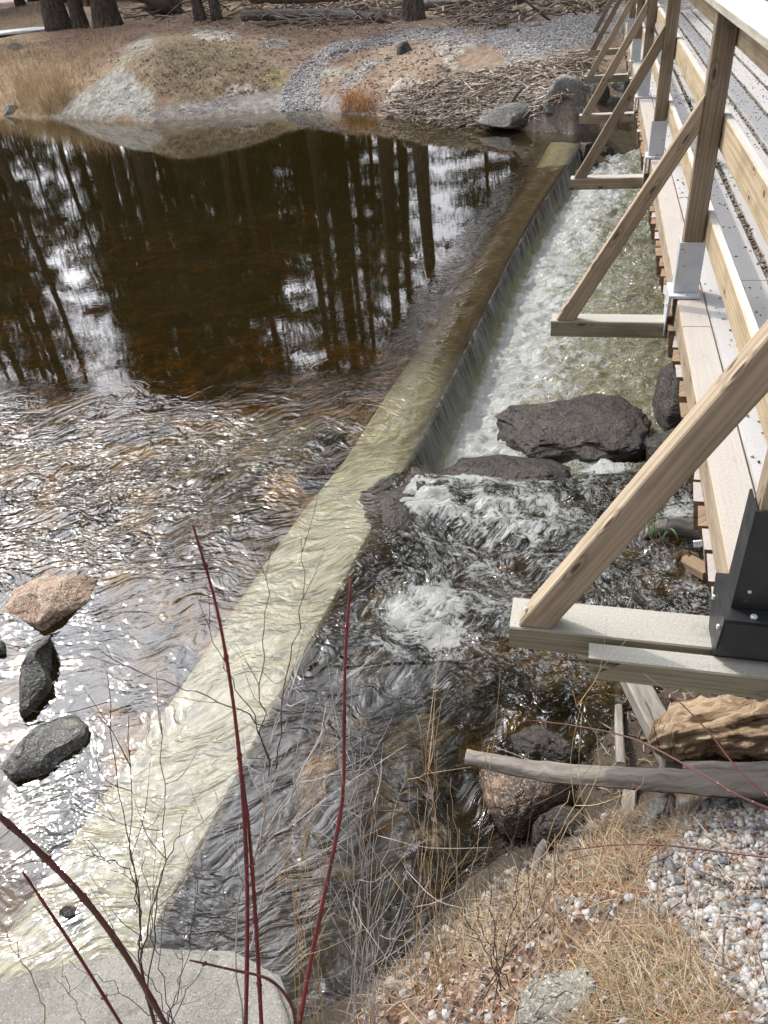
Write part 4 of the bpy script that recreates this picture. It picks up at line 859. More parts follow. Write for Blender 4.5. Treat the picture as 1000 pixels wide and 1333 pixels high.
# far fallen logs and branches
def FH(px_, py_, lift=0.): g = hit(px_, py_, hfar); return g+np.array([0, 0, lift])
def faroj(name, label, p, thick, mat='logdark', seed=0, lifts=None, cat='log', taper=.7, group=None):
    pts = [FH(a, b) for a, b in p]; r = thick*((pts[0]-C0)@CF)/FPX/2
    for k, q in enumerate(pts): q[2] += r*.7+(lifts[k] if lifts else 0)
    return logobj(name, label, pts, [r, r*(1+taper)/2, r*taper], M[mat], 18, 10, .08, seed, cat, None, group)
faroj('fallen_log', 'long dark fallen log in the pile behind the rock dome', [(318, 26), (420, 24), (500, 30)], 13, seed=1)
faroj('fallen_log', 'dark log lying over the first one in the pile', [(330, 16), (400, 18), (515, 10)], 14, seed=2, lifts=(.3, .3, .3))
faroj('fallen_log', 'thick upper log of the pile, at the top edge', [(300, 6), (420, 4), (530, -6)], 18, seed=3, lifts=(.2, .3, .2))
faroj('fallen_log', 'pale bleached log on the needles in front of the pile', [(362, 31), (380, 31), (410, 32)], 4, 'log', 4)
faroj('fallen_log', 'brown mossy log right of the middle trunk', [(552, 14), (610, 12), (660, 4)], 14, 'logdark', 5)
faroj('fallen_log', 'grey log behind the branch heap at the top edge', [(640, 10), (700, 2), (760, -6)], 12, 'logdark', 6)
faroj('fallen_branch', 'pale bare branch lying left of the middle trunk', [(440, 33), (480, 28), (520, 20)], 4, 'log', 7, cat='branch')
faroj('fallen_branch', 'pale forked branch on the debris slope above the dark slab', [(655, 100), (675, 110), (692, 119)], 5.5, 'log', 8, cat='branch')
faroj('fallen_branch', 'long thin pale branch along the shore left of the dark slab', [(495, 144), (560, 148), (620, 152)], 3.2, 'log', 9, cat='branch')
faroj('fallen_branch', 'bleached branch dipping into the pool at the shore', [(570, 172), (590, 168), (618, 160)], 3.5, 'log', 10, cat='branch')
faroj('fallen_branch', 'short dark branch leaning on the dark slab', [(655, 160), (668, 148), (680, 140)], 5, 'logdark', 11, cat='branch', lifts=(0, .2, .3))
faroj('fallen_branch', 'grey branch across the middle of the debris slope', [(600, 132), (650, 134), (690, 130)], 4, 'logdark', 12, cat='branch')
rb = FH(215, 22); root = empty('root_mass', tuple(rb), 'upturned root mass of a fallen tree between the trunks, at the top edge', 'tree stump')
rs_ = np.random.default_rng(9)
V, F, UV = tube_geo([rb+np.array([0, .4, .1]), rb+np.array([.2, .8, .8]), rb+np.array([.4, 1.6, 1.1])], [.75, .55, .4], 16, .12, 5); mkobj('stump', V, F, M['logdark'], root, uv=UV)
for k in range(26):
    a = rs_.uniform(0, 6.28); d_ = np.array([math.cos(a)*1.2, -.3, abs(math.sin(a))*.8]); p0 = rb+np.array([0, .3, .3]); L_ = rs_.uniform(.6, 1.3)
    pts = [p0, p0+d_*L_*.5+rs_.normal(0, .08, 3), p0+d_*L_+rs_.normal(0, .15, 3)]; logobj('root', None, pts, [.07, .04, .015], M['log' if k % 2 else 'logdark'], 9, 6, .1, k, parent=root)
# sticks of the debris slope
def sticks(name, label, Q, lo, hi, r0, r1, cols, seed, flat=.25, mat='stick', lift=.02):
    rs = np.random.default_rng(seed); n = len(Q); a = rs.uniform(0, math.pi*2, n); L = rs.uniform(lo, hi, n)*rs.uniform(.4, 1, n); el = rs.normal(0, flat, n)
    d = np.stack([np.cos(a)*np.cos(el), np.sin(a)*np.cos(el), np.abs(np.sin(el))], 1); bend = rs.normal(0, .08, (n, 3))*L[:, None]
    r = rs.uniform(r0, r1, n); c = np.asarray(cols)[rs.integers(0, len(cols), n)]*rs.uniform(.7, 1.25, (n, 1)); VV = []; 
    s = np.cross(d, [0, 0, 1.]); s /= np.linalg.norm(s, axis=1)[:, None]; u_ = np.cross(s, d)
    Pm = [Q-d*L[:, None]/2, Q+bend, Q+d*L[:, None]/2]; k = 4; W = []
    for j, P_ in enumerate(Pm):
        for i in range(k):
            t_ = 2*math.pi*i/k; q = r*(1, .85, .5)[j]; W.append(P_+s*(math.cos(t_)*q)[:, None]+u_*(math.sin(t_)*q)[:, None])
    W = np.stack(W, 1); W[..., 2] += lift; fs_ = []
    for j in range(2):
        for i in range(k): fs_.append((j*k+i, j*k+(i+1) % k, (j+1)*k+(i+1) % k, (j+1)*k+i))
    fs_.append((0, 3, 2, 1)); fs_.append((8, 9, 10, 11)); F = (np.array(fs_)[None]+(np.arange(n)*12)[:, None, None]).reshape(-1, 4)
    return tag(mkobj(name, W.reshape(-1, 3), F, M[mat], smooth=False, colors=np.repeat(c, 12, 0)), label, 'sticks', None, 'stuff')
GREYB = [(.30, .25, .21), (.20, .15, .11), (.38, .34, .30), (.12, .09, .07), (.26, .19, .13)]
q = np.vstack([sample_poly([(498, 152), (522, 118), (600, 95), (655, 88), (700, 80), (770, 62), (772, 105), (722, 140), (640, 163), (560, 160)], 2600), sample_poly([(560, 150), (640, 140), (720, 150), (640, 168), (560, 166)], 200)])
sticks('driftwood_litter', 'grey and brown driftwood litter covering the far slope beside the bridge', hits(q[:, 0], q[:, 1], hfar),  .15, .75, .006, .019, [(.42, .36, .31), (.32, .26, .21), (.50, .45, .40), (.2, .16, .13), (.38, .3, .23)], 3, .18, lift=.015)
q = np.vstack([sample_poly([(560, 10), (640, 8), (700, 22), (660, 40), (590, 32)], 200), sample_poly([(300, 0), (540, 0), (520, 34), (330, 34)], 380), sample_poly([(130, 0), (300, 0), (290, 26), (160, 26)], 160), sample_poly([(700, 0), (800, 0), (790, 18), (700, 24)], 100)])
sticks('branch_litter', 'tangle of fallen branches around the log pile at the top edge', hits(q[:, 0], q[:, 1], hfar), .6, 2.2, .012, .035, GREYB, 4, .3, lift=.06)
#@@PART4
# ------------------------------------------------------------------ trees
def leafquads(C, D, L, W, cols):
    """needle sprays: one narrow folded quad pair at each C pointing along D"""
    n = len(C); s = np.cross(D, rng.normal(size=(n, 3))); s /= np.linalg.norm(s, axis=1)[:, None]+1e-9
    L = np.broadcast_to(L, (n,))[:, None]; W = np.broadcast_to(W, (n,))[:, None]
    V = np.stack([C, C+D*L*.5+s*W, C+D*L, C+D*L*.5-s*W], 1).reshape(-1, 3); F = (np.arange(n)*4)[:, None]+np.arange(4)[None]
    return V, F, np.repeat(cols, 4, 0)
def make_pine(name, label, loc, H, r, crown0, seed, dens=1., spread=1., lean=(0, 0), group=None, cat='pine tree', pal=((.035, .06, .025), (.05, .08, .03), (.075, .10, .04)), nbr=46):
    rs = np.random.default_rng(seed); root = empty(name, tuple(loc), label, cat, group); b = np.array(loc, float)
    k = 14; ts = np.linspace(0, 1, k); P = np.stack([b[0]+lean[0]*ts*H+.10*np.sin(ts*5+seed), b[1]+lean[1]*ts*H+.08*np.cos(ts*4+seed)-.08, b[2]-.25+ts*(H+.25)], 1); P[:, 0] -= P[0, 0]-b[0]; P[:, 1] -= P[0, 1]-b[1]
    rr_ = r*(1-.82*ts**.9)+r*.5*np.exp(-ts*H/.35)
    P = np.vstack([P[:1], P[:1]*.0+P[0]+(P[1]-P[0])*.3, P[0]+(P[1]-P[0])*.6, P[1:]]); rr_ = np.r_[rr_[0], np.interp([.3/13, .6/13], ts, r*(1-.82*ts**.9)+r*.5*np.exp(-ts*H/.35)), rr_[1:]]
    V, F, UV = tube_geo(P, rr_, 14, .05, seed); mkobj('trunk', V, F, M['bark'], root, uv=UV)
    # limbs
    mb = MB(); CC = []; DD = []
    for q in range(nbr):
        t_ = crown0+(1-crown0)*((q+.5)/nbr)**.9; z = t_*H; a = rs.uniform(0, 6.28); Lb = spread*(1.0+.11*H*(1-((t_-crown0)/(1-crown0))**1.6))*rs.uniform(.45, 1.1)
        o = np.array([np.interp(z, P[:, 2]-b[2], P[:, 0]), np.interp(z, P[:, 2]-b[2], P[:, 1]), b[2]+z]); d = np.array([math.cos(a), math.sin(a), rs.uniform(-.15, .35)])
        pts = [o, o+d*Lb*.5+[0, 0, .05*Lb], o+d*Lb+[0, 0, -.05*Lb]]; V, F, UV = tube_geo(smooth_path(pts, 4), [.035, .02, .008][:1]*1+[.028, .02, .014, .008][:len(smooth_path(pts, 4))-1], 4, 0, 1, False); mb.add(V, F, UV)
        m_ = int(rs.integers(90, 150)*dens)
        tt = rs.uniform(.3, 1.05, m_); C = o+(d*Lb)[None]*tt[:, None]; C += rs.normal(0, .16*Lb**.5, (m_, 3))*np.array([1, 1, .45]); CC.append(C)
        D = d[None]+rs.normal(0, .8, (m_, 3)); D[:, 2] += .25; DD.append(D/np.linalg.norm(D, axis=1)[:, None])
    for q in range(int(8)):      # dead lower limbs
        z = rs.uniform(min(.15, crown0*.5), crown0)*H; a = rs.uniform(0, 6.28); o = np.array([np.interp(z, P[:, 2]-b[2], P[:, 0]), np.interp(z, P[:, 2]-b[2], P[:, 1]), b[2]+z]); d = np.array([math.cos(a), math.sin(a), -.15]); Lb = rs.uniform(.4, 1.6)
        V, F, UV = tube_geo([o, o+d*Lb*.6, o+d*Lb+[0, 0, .1]], [.022, .014, .005], 4, 0, 1, False); mb.add(V, F, UV)
    mb.build('branches', M['bark'], root, smooth=True)
    C = np.vstack(CC); D = np.vstack(DD); n = len(C); cols = np.array(pal)[rs.integers(0, len(pal), n)]*rs.uniform(.7, 1.3, (n, 1))
    V, F, c = leafquads(C, D, rs.uniform(.12, .26, n), .035, cols); mkobj('crown', V, F, M['needle'], root, smooth=False, colors=c)
    return root
def copy_tree(o, loc, rz, sc, label, group):
    r_ = o.copy(); COL.objects.link(r_); r_.location = loc; r_.rotation_euler = (0, 0, rz); r_.scale = (sc[0], sc[0], sc[1])
    r_['label'] = label; r_['group'] = group
    for ch in list(o.children): c_ = ch.copy(); COL.objects.link(c_); c_.parent = r_
    return r_
GRP = 'pine trees of the far bank'
def tb(px_, py_): g = hit(px_, py_, hfar); return g
named = [(78, 38, 27, 'first thick trunk from the left edge, beside the snow'), (106, 36, 15, 'slimmer trunk just right of the first, tilting left'), (141, 34, 29, 'stout trunk with a flared mossy base, third from the left edge'), (262, 26, 13, 'slim trunk behind the rock dome, left one of a close pair'), (283, 26, 12, 'slim trunk behind the rock dome, right one of a close pair'), (538, 24, 24, 'lone trunk standing in the middle of the top edge')]
protos = []
for k, (a, b_, wpx, txt) in enumerate(named):
    g = tb(a, b_); dz = (g-C0)@CF; r = wpx*dz/FPX/2
    protos.append(make_pine('pine_tree', 'pine tree, '+txt, (g[0], g[1], g[2]-.05), g[1]*.5+1.5, r, (.2, .34, .25)[k % 3], 200+k, 1.0, 1.2, (-.03 if k in (1, 3) else .012*(k-2), .0), GRP, nbr=66))
bare = make_pine('tree', 'leafless grey tree standing back in the woods on the left, seen in the pool', (-13.5, 33., 1.3), 16, .2, .35, 300, .12, 1.3, (.02, 0), None, 'tree', ((.16, .12, .09), (.2, .16, .12)), 60)
spruce = make_pine('spruce_tree', 'dark dense spruce behind the log pile', (1., 44., 1.7), 11, .17, .06, 301, 1.5, 1.15, (0, 0), 'dark spruces of the woods behind', 'spruce tree', ((.022, .04, .018), (.035, .055, .022), (.05, .07, .03)), 80)
rs_ = np.random.default_rng(77); placed = [(o.location.x, o.location.y) for o in protos]+[(-13.5, 33.), (1., 44.)]
cnt = 0; tries = 0
while cnt < 118 and tries < 6000:
    tries += 1; y = rs_.uniform(24.5, 60) if tries % 2 else rs_.uniform(48, 88); ang = rs_.uniform(-.78, .62) if tries % 2 else rs_.uniform(-.72, -.02); x = y*math.tan(ang)
    if y-np.interp(x, SH[:, 0], SH[:, 1]) < 5.5: continue
    if min(math.hypot(x-a, y-b_) for a, b_ in placed) < 1.7: continue
    hx = float(hfar(np.array([x]), np.array([y]))[0]); px_, py_ = pix(np.array([x, y, hx+.05]))
    if py_ > (0 if px_ > 330 else 12) and -60 < px_ < 1060: continue
    placed.append((x, y)); d = math.hypot(x, y); 
    if cnt % 2 and y > 31: src = spruce; lab, grp = 'dark spruce of the woods behind the far bank', 'dark spruces of the woods behind'; Hs = src_h = 11.
    else: src = protos[cnt % 6]; lab, grp = 'pine tree further back in the woods, seen only mirrored in the pool', 'pines mirrored in the pool'; src_h = src.location.y*.5+1.5
    want = (d*rs_.uniform(.42, .62)+1.) if src is not spruce else d*rs_.uniform(.14, .32)
    w_ = rs_.uniform(.6, 1.0) if src is not spruce else rs_.uniform(1.1, 1.6)
    copy_tree(src, (x, y, hx-.05), rs_.uniform(0, 6.28), (w_*(1.25 if want/src_h > 1.2 else 1), want/src_h), lab, grp); cnt += 1

for k in range(30):
    lo, hi, y0, y1 = ((.20, .36, 27, 50), (-.46, -.18, 52, 85))[k % 2]
    for _ in range(40):
        y = rs_.uniform(y0, y1); x = y*math.tan(rs_.uniform(lo, hi)); hx = float(hfar(np.array([x]), np.array([y]))[0]); px_, py_ = pix(np.array([x, y, hx+.05]))
        if py_ < 4 and min(math.hypot(x-a, y-b_) for a, b_ in placed) > 1.2: break
    else: continue
    placed.append((x, y)); d = math.hypot(x, y); src = protos[(k*5) % 6]; src_h = src.location.y*.5+1.5; w_ = rs_.uniform(.9, 1.3)
    copy_tree(src, (x, y, hx-.05), rs_.uniform(0, 6.28), (w_, (d*rs_.uniform(.36, .60)+1.)/src_h), 'pine tree further back in the woods, seen only mirrored in the pool', 'pines mirrored in the pool')

# ------------------------------------------------------------------ grass, litter, stones
def blades(name, label, Q, L, w_, cols, seed, lean=.5, lie=0., segs=4, az=None, mat='blade', droop=.5, cat='grass', up=None):
    rs = np.random.default_rng(seed); n = len(Q); L = np.broadcast_to(L, (n,))*rs.uniform(.5, 1.15, n); a = rs.uniform(0, 6.28, n) if az is None else az+rs.normal(0, .7, n)
    hd = np.stack([np.cos(a), np.sin(a), np.zeros(n)], 1); el = np.clip(rs.normal(1.57-lean-lie, .35, n), .03, 1.57)
    sd = np.stack([-np.sin(a), np.cos(a), rs.normal(0, .3, n)], 1); sd /= np.linalg.norm(sd, axis=1)[:, None]; W = np.broadcast_to(w_, (n,))*rs.uniform(.6, 1.3, n); cur = rs.uniform(.2, 1.4, n)*droop; side = rs.normal(0, .25, n)
    rows = []; P = Q.copy(); e_ = el.copy(); 
    for k in range(segs+1):
        f = (1-k/segs)**.7*.9+.1; rows.append(np.stack([P-sd*(W*f/2)[:, None], P+sd*(W*f/2)[:, None]], 1))
        P = P+(hd*np.cos(e_)[:, None]+np.array([0, 0, 1.])*np.sin(e_)[:, None]+sd*(side*k/segs)[:, None])*(L/segs)[:, None]; e_ = e_-cur*1.2/segs*1.4
    V = np.concatenate(rows, 1); m_ = 2*(segs+1)
    base = []; 
    for k in range(segs): base.append((2*k, 2*k+1, 2*k+3, 2*k+2))
    F = (np.array(base)[None]+(np.arange(n)*m_)[:, None, None]).reshape(-1, 4); c = np.asarray(cols)[rs.integers(0, len(cols), n)]*rs.uniform(.75, 1.25, (n, 1))
    V = V.reshape(-1, 3)
    return tag(mkobj(name, V, F, M[mat], smooth=True, colors=np.repeat(c, m_, 0)), label, cat, None, 'stuff')
def leaves(name, label, Q, size, cols, seed, cat='leaves'):
    rs = np.random.default_rng(seed); n = len(Q); N_ = rs.normal(0, .45, (n, 3)); N_[:, 2] = 1; N_ /= np.linalg.norm(N_, axis=1)[:, None]; a = rs.uniform(0, 6.28, n); t_ = np.stack([np.cos(a), np.sin(a), 0*a], 1)
    t_ -= N_*(t_*N_).sum(1)[:, None]; t_ /= np.linalg.norm(t_, axis=1)[:, None]; b_ = np.cross(N_, t_); s_ = (np.broadcast_to(size, (n,))*rs.uniform(.6, 1.3, n))[:, None]
    cu = rs.uniform(-.1, .5, (n, 1)); pr = [(-1, 0, 0), (-.45, .55, 1), (.35, .5, 1), (1, 0, .3), (.35, -.5, 1), (-.45, -.55, 1)]
    V = np.stack([Q+(t_*x+b_*y+N_*cu*z)*s_ for x, y, z in pr], 1); V[..., 2] += .006
    F = (np.array([(0, 1, 2, 3), (0, 3, 4, 5)])[None]+(np.arange(n)*6)[:, None, None]).reshape(-1, 4)
    c = np.asarray(cols)[rs.integers(0, len(cols), n)]*rs.uniform(.75, 1.25, (n, 1)); return tag(mkobj(name, V.reshape(-1, 3), F, M['leaf'], smooth=False, colors=np.repeat(c, 6, 0)), label, cat, None, 'stuff')
STRAW = [(.46, .37, .25), (.37, .28, .18), (.55, .46, .33), (.28, .205, .13), (.42, .35, .26)]
def pol_hits(poly, n, hf, t0=.5, t1=60, nn=260): q = sample_poly(poly, n); return hits(q[:, 0], q[:, 1], hf, t0, t1, nn)
far = lambda poly, n: pol_hits(poly, n, hfar, 8, 60, 300)
nr = lambda poly, n: pol_hits(poly, n, hnear, 1.2, 5, 300)
Q = np.vstack([far([(-30, 70), (60, 66), (105, 60), (125, 95), (100, 130), (70, 152), (-30, 150)], 1700), far([(20, 110), (95, 95), (80, 148), (30, 150)], 900), far([(-40, 5), (60, 0), (75, 20), (60, 34), (-40, 34)], 500), far([(100, 40), (170, 50), (130, 90), (110, 80)], 250)])
blades('dry_reeds', 'tall dry straw coloured grass along the left shore of the pool', Q, .62, .012, [(.44, .33, .20), (.36, .25, .14), (.5, .39, .25), (.30, .19, .11)], 1, .45, 0, droop=.6)
blades('grass_tuft', 'small orange tuft of dry sedge at the shore below the gravel', far([(446, 126), (470, 124), (486, 136), (480, 148), (444, 148)], 420), .42, .012, [(.42, .22, .09), (.5, .30, .14)], 2, .6, 0, droop=1.)
blades('dome_grass', 'short drab grass and moss over the rock dome', far([(180, 70), (215, 48), (300, 50), (350, 75), (370, 108), (320, 124), (250, 134), (205, 122), (170, 95)], 2600), .10, .011, [(.28, .215, .14), (.36, .27, .18), (.19, .16, .10), (.45, .36, .26), (.27, .16, .09)], 3, .8, 0, droop=.8)
leaves('leaf_litter', 'pale fallen leaves scattered over the rock dome and the woodland floor', np.vstack([far([(170, 60), (300, 48), (370, 75), (370, 112), (300, 126), (200, 122)], 420), far([(0, 50), (130, 45), (160, 80), (60, 100), (0, 90)], 500), far([(150, 28), (520, 8), (520, 50), (330, 42), (240, 36)], 500), far([(60, 30), (560, 5), (600, 60), (560, 160), (480, 150), (430, 120), (330, 60), (180, 45), (120, 110), (60, 60)], 1500)]), .035, [(.42, .31, .26), (.30, .19, .13), (.52, .44, .40), (.22, .13, .08), (.16, .10, .07)], 4)
q = sample_poly([(60, 30), (560, 5), (600, 60), (570, 160), (480, 150), (430, 120), (330, 60), (180, 45), (120, 110), (60, 60)], 700)
sticks('twig_litter', 'thin twigs and bark strewn over the far bank', hits(q[:, 0], q[:, 1], hfar), .1, .5, .004, .010, GREYB, 44, .1, lift=.012)
q = sample_poly([(365, 145), (372, 105), (400, 80), (430, 58), (520, 40), (600, 32), (640, 38), (790, 15), (790, 50), (690, 78), (660, 82), (640, 60), (520, 58), (450, 68), (424, 86), (416, 108), (420, 146)], 3400)
Qg = hits(q[:, 0], q[:, 1], hfar, 8, 60, 300); cg = np.array([(.42, .41, .41), (.31, .31, .32), (.52, .50, .48), (.22, .22, .22)])[rng.integers(0, 4, len(Qg))]
scatter_stones('gravel', Qg, rng.uniform(.014, .034, len(Qg)), cg, M['stone'], label='pale grey gravel washed down the paths of the far bank', cat='gravel')
# near bank
q = np.vstack([sample_poly([(905, 1048), (1010, 1040), (1010, 1333), (970, 1333), (930, 1275), (900, 1215), (862, 1195), (835, 1185), (850, 1120), (880, 1100)], 1500), sample_poly([(740, 1170), (800, 1160), (820, 1185), (740, 1200), (720, 1190)], 45), sample_poly([(560, 1280), (640, 1285), (680, 1345), (540, 1345)], 60),
               sample_poly([(650, 1130), (1000, 1120), (1000, 1333), (600, 1333)], 150), sample_poly([(700, 1130), (780, 1100), (780, 1180), (700, 1200)], 25), sample_poly([(560, 1300), (680, 1240), (720, 1333), (560, 1333)], 30)])
Qn = hits(q[:, 0], q[:, 1], hnear, 1.2, 5, 500); nQ = len(Qn); extra = np.array([[x, y, 0] for x, y in zip(rng.uniform(.8, 2.6, 1500), rng.uniform(.2, 1.5, 1500)) if True]); px_, py_ = pix(np.c_[extra[:, :2], hnear(extra[:, 0], extra[:, 1])])
extra = extra[(px_ > 1005)]; extra[:, 2] = hnear(extra[:, 0], extra[:, 1]); Qn = np.vstack([Qn, extra])
cg = np.array([(.31, .31, .305), (.22, .225, .235), (.35, .335, .32), (.13, .135, .14), (.30, .265, .24), (.42, .41, .395)])[rng.integers(0, 6, len(Qn))]
Qn[:, 2] += rng.uniform(-.002, .012, len(Qn)); scatter_stones('gravel', Qn, np.clip(rng.lognormal(-4.78, .42, len(Qn)), .005, .022), cg, M['stone'], flat=.62, sub=1, label='loose white, pink and blue grey gravel on the near bank beside the bridge', cat='gravel', jit=.13)
BANK = [(640, 1150), (700, 1115), (760, 1075), (840, 1060), (900, 1060), (1000, 1045), (1000, 1345), (440, 1345), (520, 1275), (600, 1215)]
GR1 = [(690, 1333), (720, 1260), (860, 1180), (915, 1245), (985, 1345), (690, 1345)]
GR2 = [(700, 1150), (780, 1070), (900, 1052), (905, 1090), (850, 1110), (820, 1170), (740, 1170)]
Q = np.vstack([nr(BANK, 1500), nr(GR1, 1500), nr(GR2, 1300), nr([(560, 1230), (700, 1130), (740, 1200), (640, 1260)], 600), nr([(470, 1310), (540, 1245), (620, 1190), (700, 1120), (690, 1180), (560, 1300)], 420)])
blades('dry_grass', 'matted dry straw coloured grass over the near bank', Q, .11, .0026, STRAW, 11, .75, .35, droop=.5)
Q = np.vstack([nr(BANK, 900), nr(GR1, 500), nr(GR2, 300)]); Q[:, 2] += .004
sticks('pine_needles', 'orange fallen pine needles on the near bank', Q, .05, .10, .0007, .0011, [(.42, .19, .07), (.50, .26, .10), (.34, .15, .06)], 12, .15, lift=.004)
Q = np.vstack([nr([(690, 1333), (720, 1275), (860, 1200), (930, 1270), (970, 1345)], 1400), nr([(700, 1290), (770, 1262), (770, 1290), (700, 1333)], 260), nr([(600, 1222), (660, 1210), (660, 1232), (600, 1240)], 120)])
blades('moss', 'low green moss and young grass near the bottom edge', Q, .03, .0022, [(.16, .20, .05), (.24, .26, .07), (.34, .33, .09), (.11, .15, .04)], 13, .35, 0, segs=2, cat='moss')
Q = np.vstack([nr([(440, 1345), (520, 1270), (640, 1200), (760, 1180), (760, 1240), (640, 1345)], 520), nr([(480, 1300), (560, 1240), (640, 1180), (700, 1130), (760, 1100), (720, 1200), (600, 1280)], 420), nr([(700, 1130), (760, 1110), (830, 1140), (760, 1190)], 60), nr(BANK, 100)])
leaves('leaf_litter', 'brown and purple dead leaves on the near bank', Q, .016, [(.17, .105, .075), (.10, .062, .05), (.25, .165, .11), (.33, .25, .19), (.42, .33, .27)], 14)
q = nr(BANK, 130); q2 = hits(*sample_poly([(800, 880), (1000, 880), (1000, 1000), (880, 1000), (780, 1060), (780, 960)], 260).T, hnear, 1.2, 5, 300); sticks('bark_litter', 'dark bark and broken wood under the nearest outrigger', q2, .03, .16, .002, .008, [(.14, .10, .07), (.24, .18, .12), (.07, .05, .04), (.32, .26, .19)], 46, .2, lift=.006)
q3 = nr([(470, 1318), (540, 1245), (600, 1195), (650, 1140), (720, 1105), (790, 1060), (800, 1085), (700, 1150), (620, 1225), (520, 1300)], 420); scatter_stones('shore_stones', q3, np.clip(rng.lognormal(-4.6, .5, len(q3)), .004, .03), np.array([(.10, .09, .08), (.17, .15, .13), (.06, .05, .045), (.26, .24, .22)])[rng.integers(0, 4, len(q3))], M['stone'], sub=2, jit=.06, label='dark wet pebbles along the muddy edge of the near bank', cat='pebbles')
sticks('twig_litter', 'small broken twigs lying on the near bank', q, .08, .3, .0012, .003, [(.20, .13, .10), (.34, .27, .2), (.12, .08, .07)], 15, .2, lift=.012)
q = hits(*sample_poly([(700, 960), (800, 960), (880, 990), (1000, 985), (1000, 1000), (760, 1060)], 160).T, hnear, 1.2, 5, 300)
blades('bank_moss', 'brown and green moss below the rotten log', q, .05, .003, [(.20, .17, .06), (.3, .22, .1)], 16, .5, 0, segs=2, cat='moss')

# ------------------------------------------------------------------ stems and shrubs
def stem(name, pts, r, mat, parent=None, label=None, cat='stem', group=None, seed=0, nodes=False, wob=.0):
    """pts = (px, py, depth)"""
    P = smooth_path([ond(a, b, d) for a, b, d in pts], 22); rs = np.random.default_rng(seed)
    if wob: P[1:-1] += rs.normal(0, wob, (len(P)-2, 3))
    rr_ = np.interp(np.linspace(0, 1, len(P)), np.linspace(0, 1, len(r)), r)
    if nodes: rr_ = rr_*np.where(np.arange(len(P)) % 4 == 2, 1.16, 1.)
    mb = MB(); V, F, UV = tube_geo(P, rr_, 7, 0., seed); mb.add(V, F, UV)
    if nodes:       # paired buds at the joints
        for j in range(2, len(P)-1, 4):
            T_ = P[j]-P[j+1]; T_ /= np.linalg.norm(T_); T_ = T_ if T_[2] > 0 else -T_; sd = np.cross(T_, rs.normal(size=3)); sd /= np.linalg.norm(sd)
            for sg in (-1, 1):
                b0 = P[j]+sd*sg*rr_[j]*.7; V, F, UV = tube_geo([b0, b0+(T_*.7+sd*sg*.6)*.005, b0+(T_*.9+sd*sg*.35)*.011], [.0015, .0019, .0003], 5); mb.add(V, F, UV)
    o = mb.build(name, M[mat], parent, smooth=True)
    return tag(o, label, cat, group) if parent is None else o
sh1 = empty('dogwood_shrub', tuple(ond(345, 1345, 1.98)), 'red dogwood with two tall stems crossing in front of the weir, left of centre', 'shrub')
stem('stem', [(251, 683, 1.42), (283, 795, 1.5), (305, 925, 1.6), (317, 1050, 1.7), (322, 1180, 1.82), (320, 1345, 1.98)], [.0022, .0042, .0055], 'red', sh1, nodes=True, seed=1)
stem('stem', [(312, 985, 1.68), (324, 1080, 1.74), (333, 1200, 1.84), (341, 1345, 1.97)], [.003, .0045, .0055], 'red', sh1, nodes=True, seed=2)
stem('dogwood', [(457, 754, 1.5), (450, 850, 1.56), (448, 940, 1.62), (446, 1040, 1.7), (428, 1140, 1.8), (405, 1250, 1.9), (388, 1345, 1.98)], [.0026, .0042, .0062], 'red', label='single straight red stem rising right of the weir to mid picture', nodes=True, seed=3)
stem('dogwood', [(-12, 1052, 1.3), (50, 1108, 1.4), (110, 1170, 1.5), (165, 1245, 1.6), (222, 1345, 1.72)], [.0052, .006, .0062], 'redbrown', label='thick red brown stem slanting down from the left edge over the weir', nodes=True, seed=4)
stem('dogwood', [(30, 1135, 1.5), (60, 1180, 1.54), (100, 1240, 1.6), (165, 1345, 1.72)], [.0022, .0032, .0036], 'red', label='thinner dark red stem below the thick slanting one, lower left', nodes=True, seed=5)
stem('dogwood', [(247, 1250, 1.75), (300, 1262, 1.8), (350, 1275, 1.84), (378, 1305, 1.88), (387, 1345, 1.95)], [.0022, .0035, .0048], 'redbrown', label='arching red brown stem low over the concrete block corner', nodes=True, seed=6)
stem('dogwood', [(183, 1252, 1.72), (190, 1290, 1.74), (205, 1345, 1.76)], [.003, .0045], 'redbrown', label='short red brown stub beside the foot of the thick slanting stem', seed=7)
stem('bramble_cane', [(685, 937, 1.9), (750, 945, 1.8), (825, 962, 1.72), (900, 1000, 1.62), (960, 1035, 1.55), (1020, 1060, 1.5)], [.0012, .0022, .003], 'redbrown', label='purple arching cane crossing over the bare log from the right', seed=8)
stem('bramble_cane', [(837, 877, 1.8), (875, 905, 1.74), (920, 950, 1.68), (960, 1000, 1.62), (1015, 1050, 1.56)], [.0011, .0017, .002], 'redbrown', label='thin purple cane hanging in front of the rotten log', seed=9)
stem('bramble_cane', [(742, 1107, 1.86), (800, 1100, 1.8), (860, 1100, 1.75), (930, 1108, 1.7), (1020, 1118, 1.62)], [.0012, .0022, .0026], 'redbrown', label='purple cane stretched level over the gravel edge at the right', seed=10)
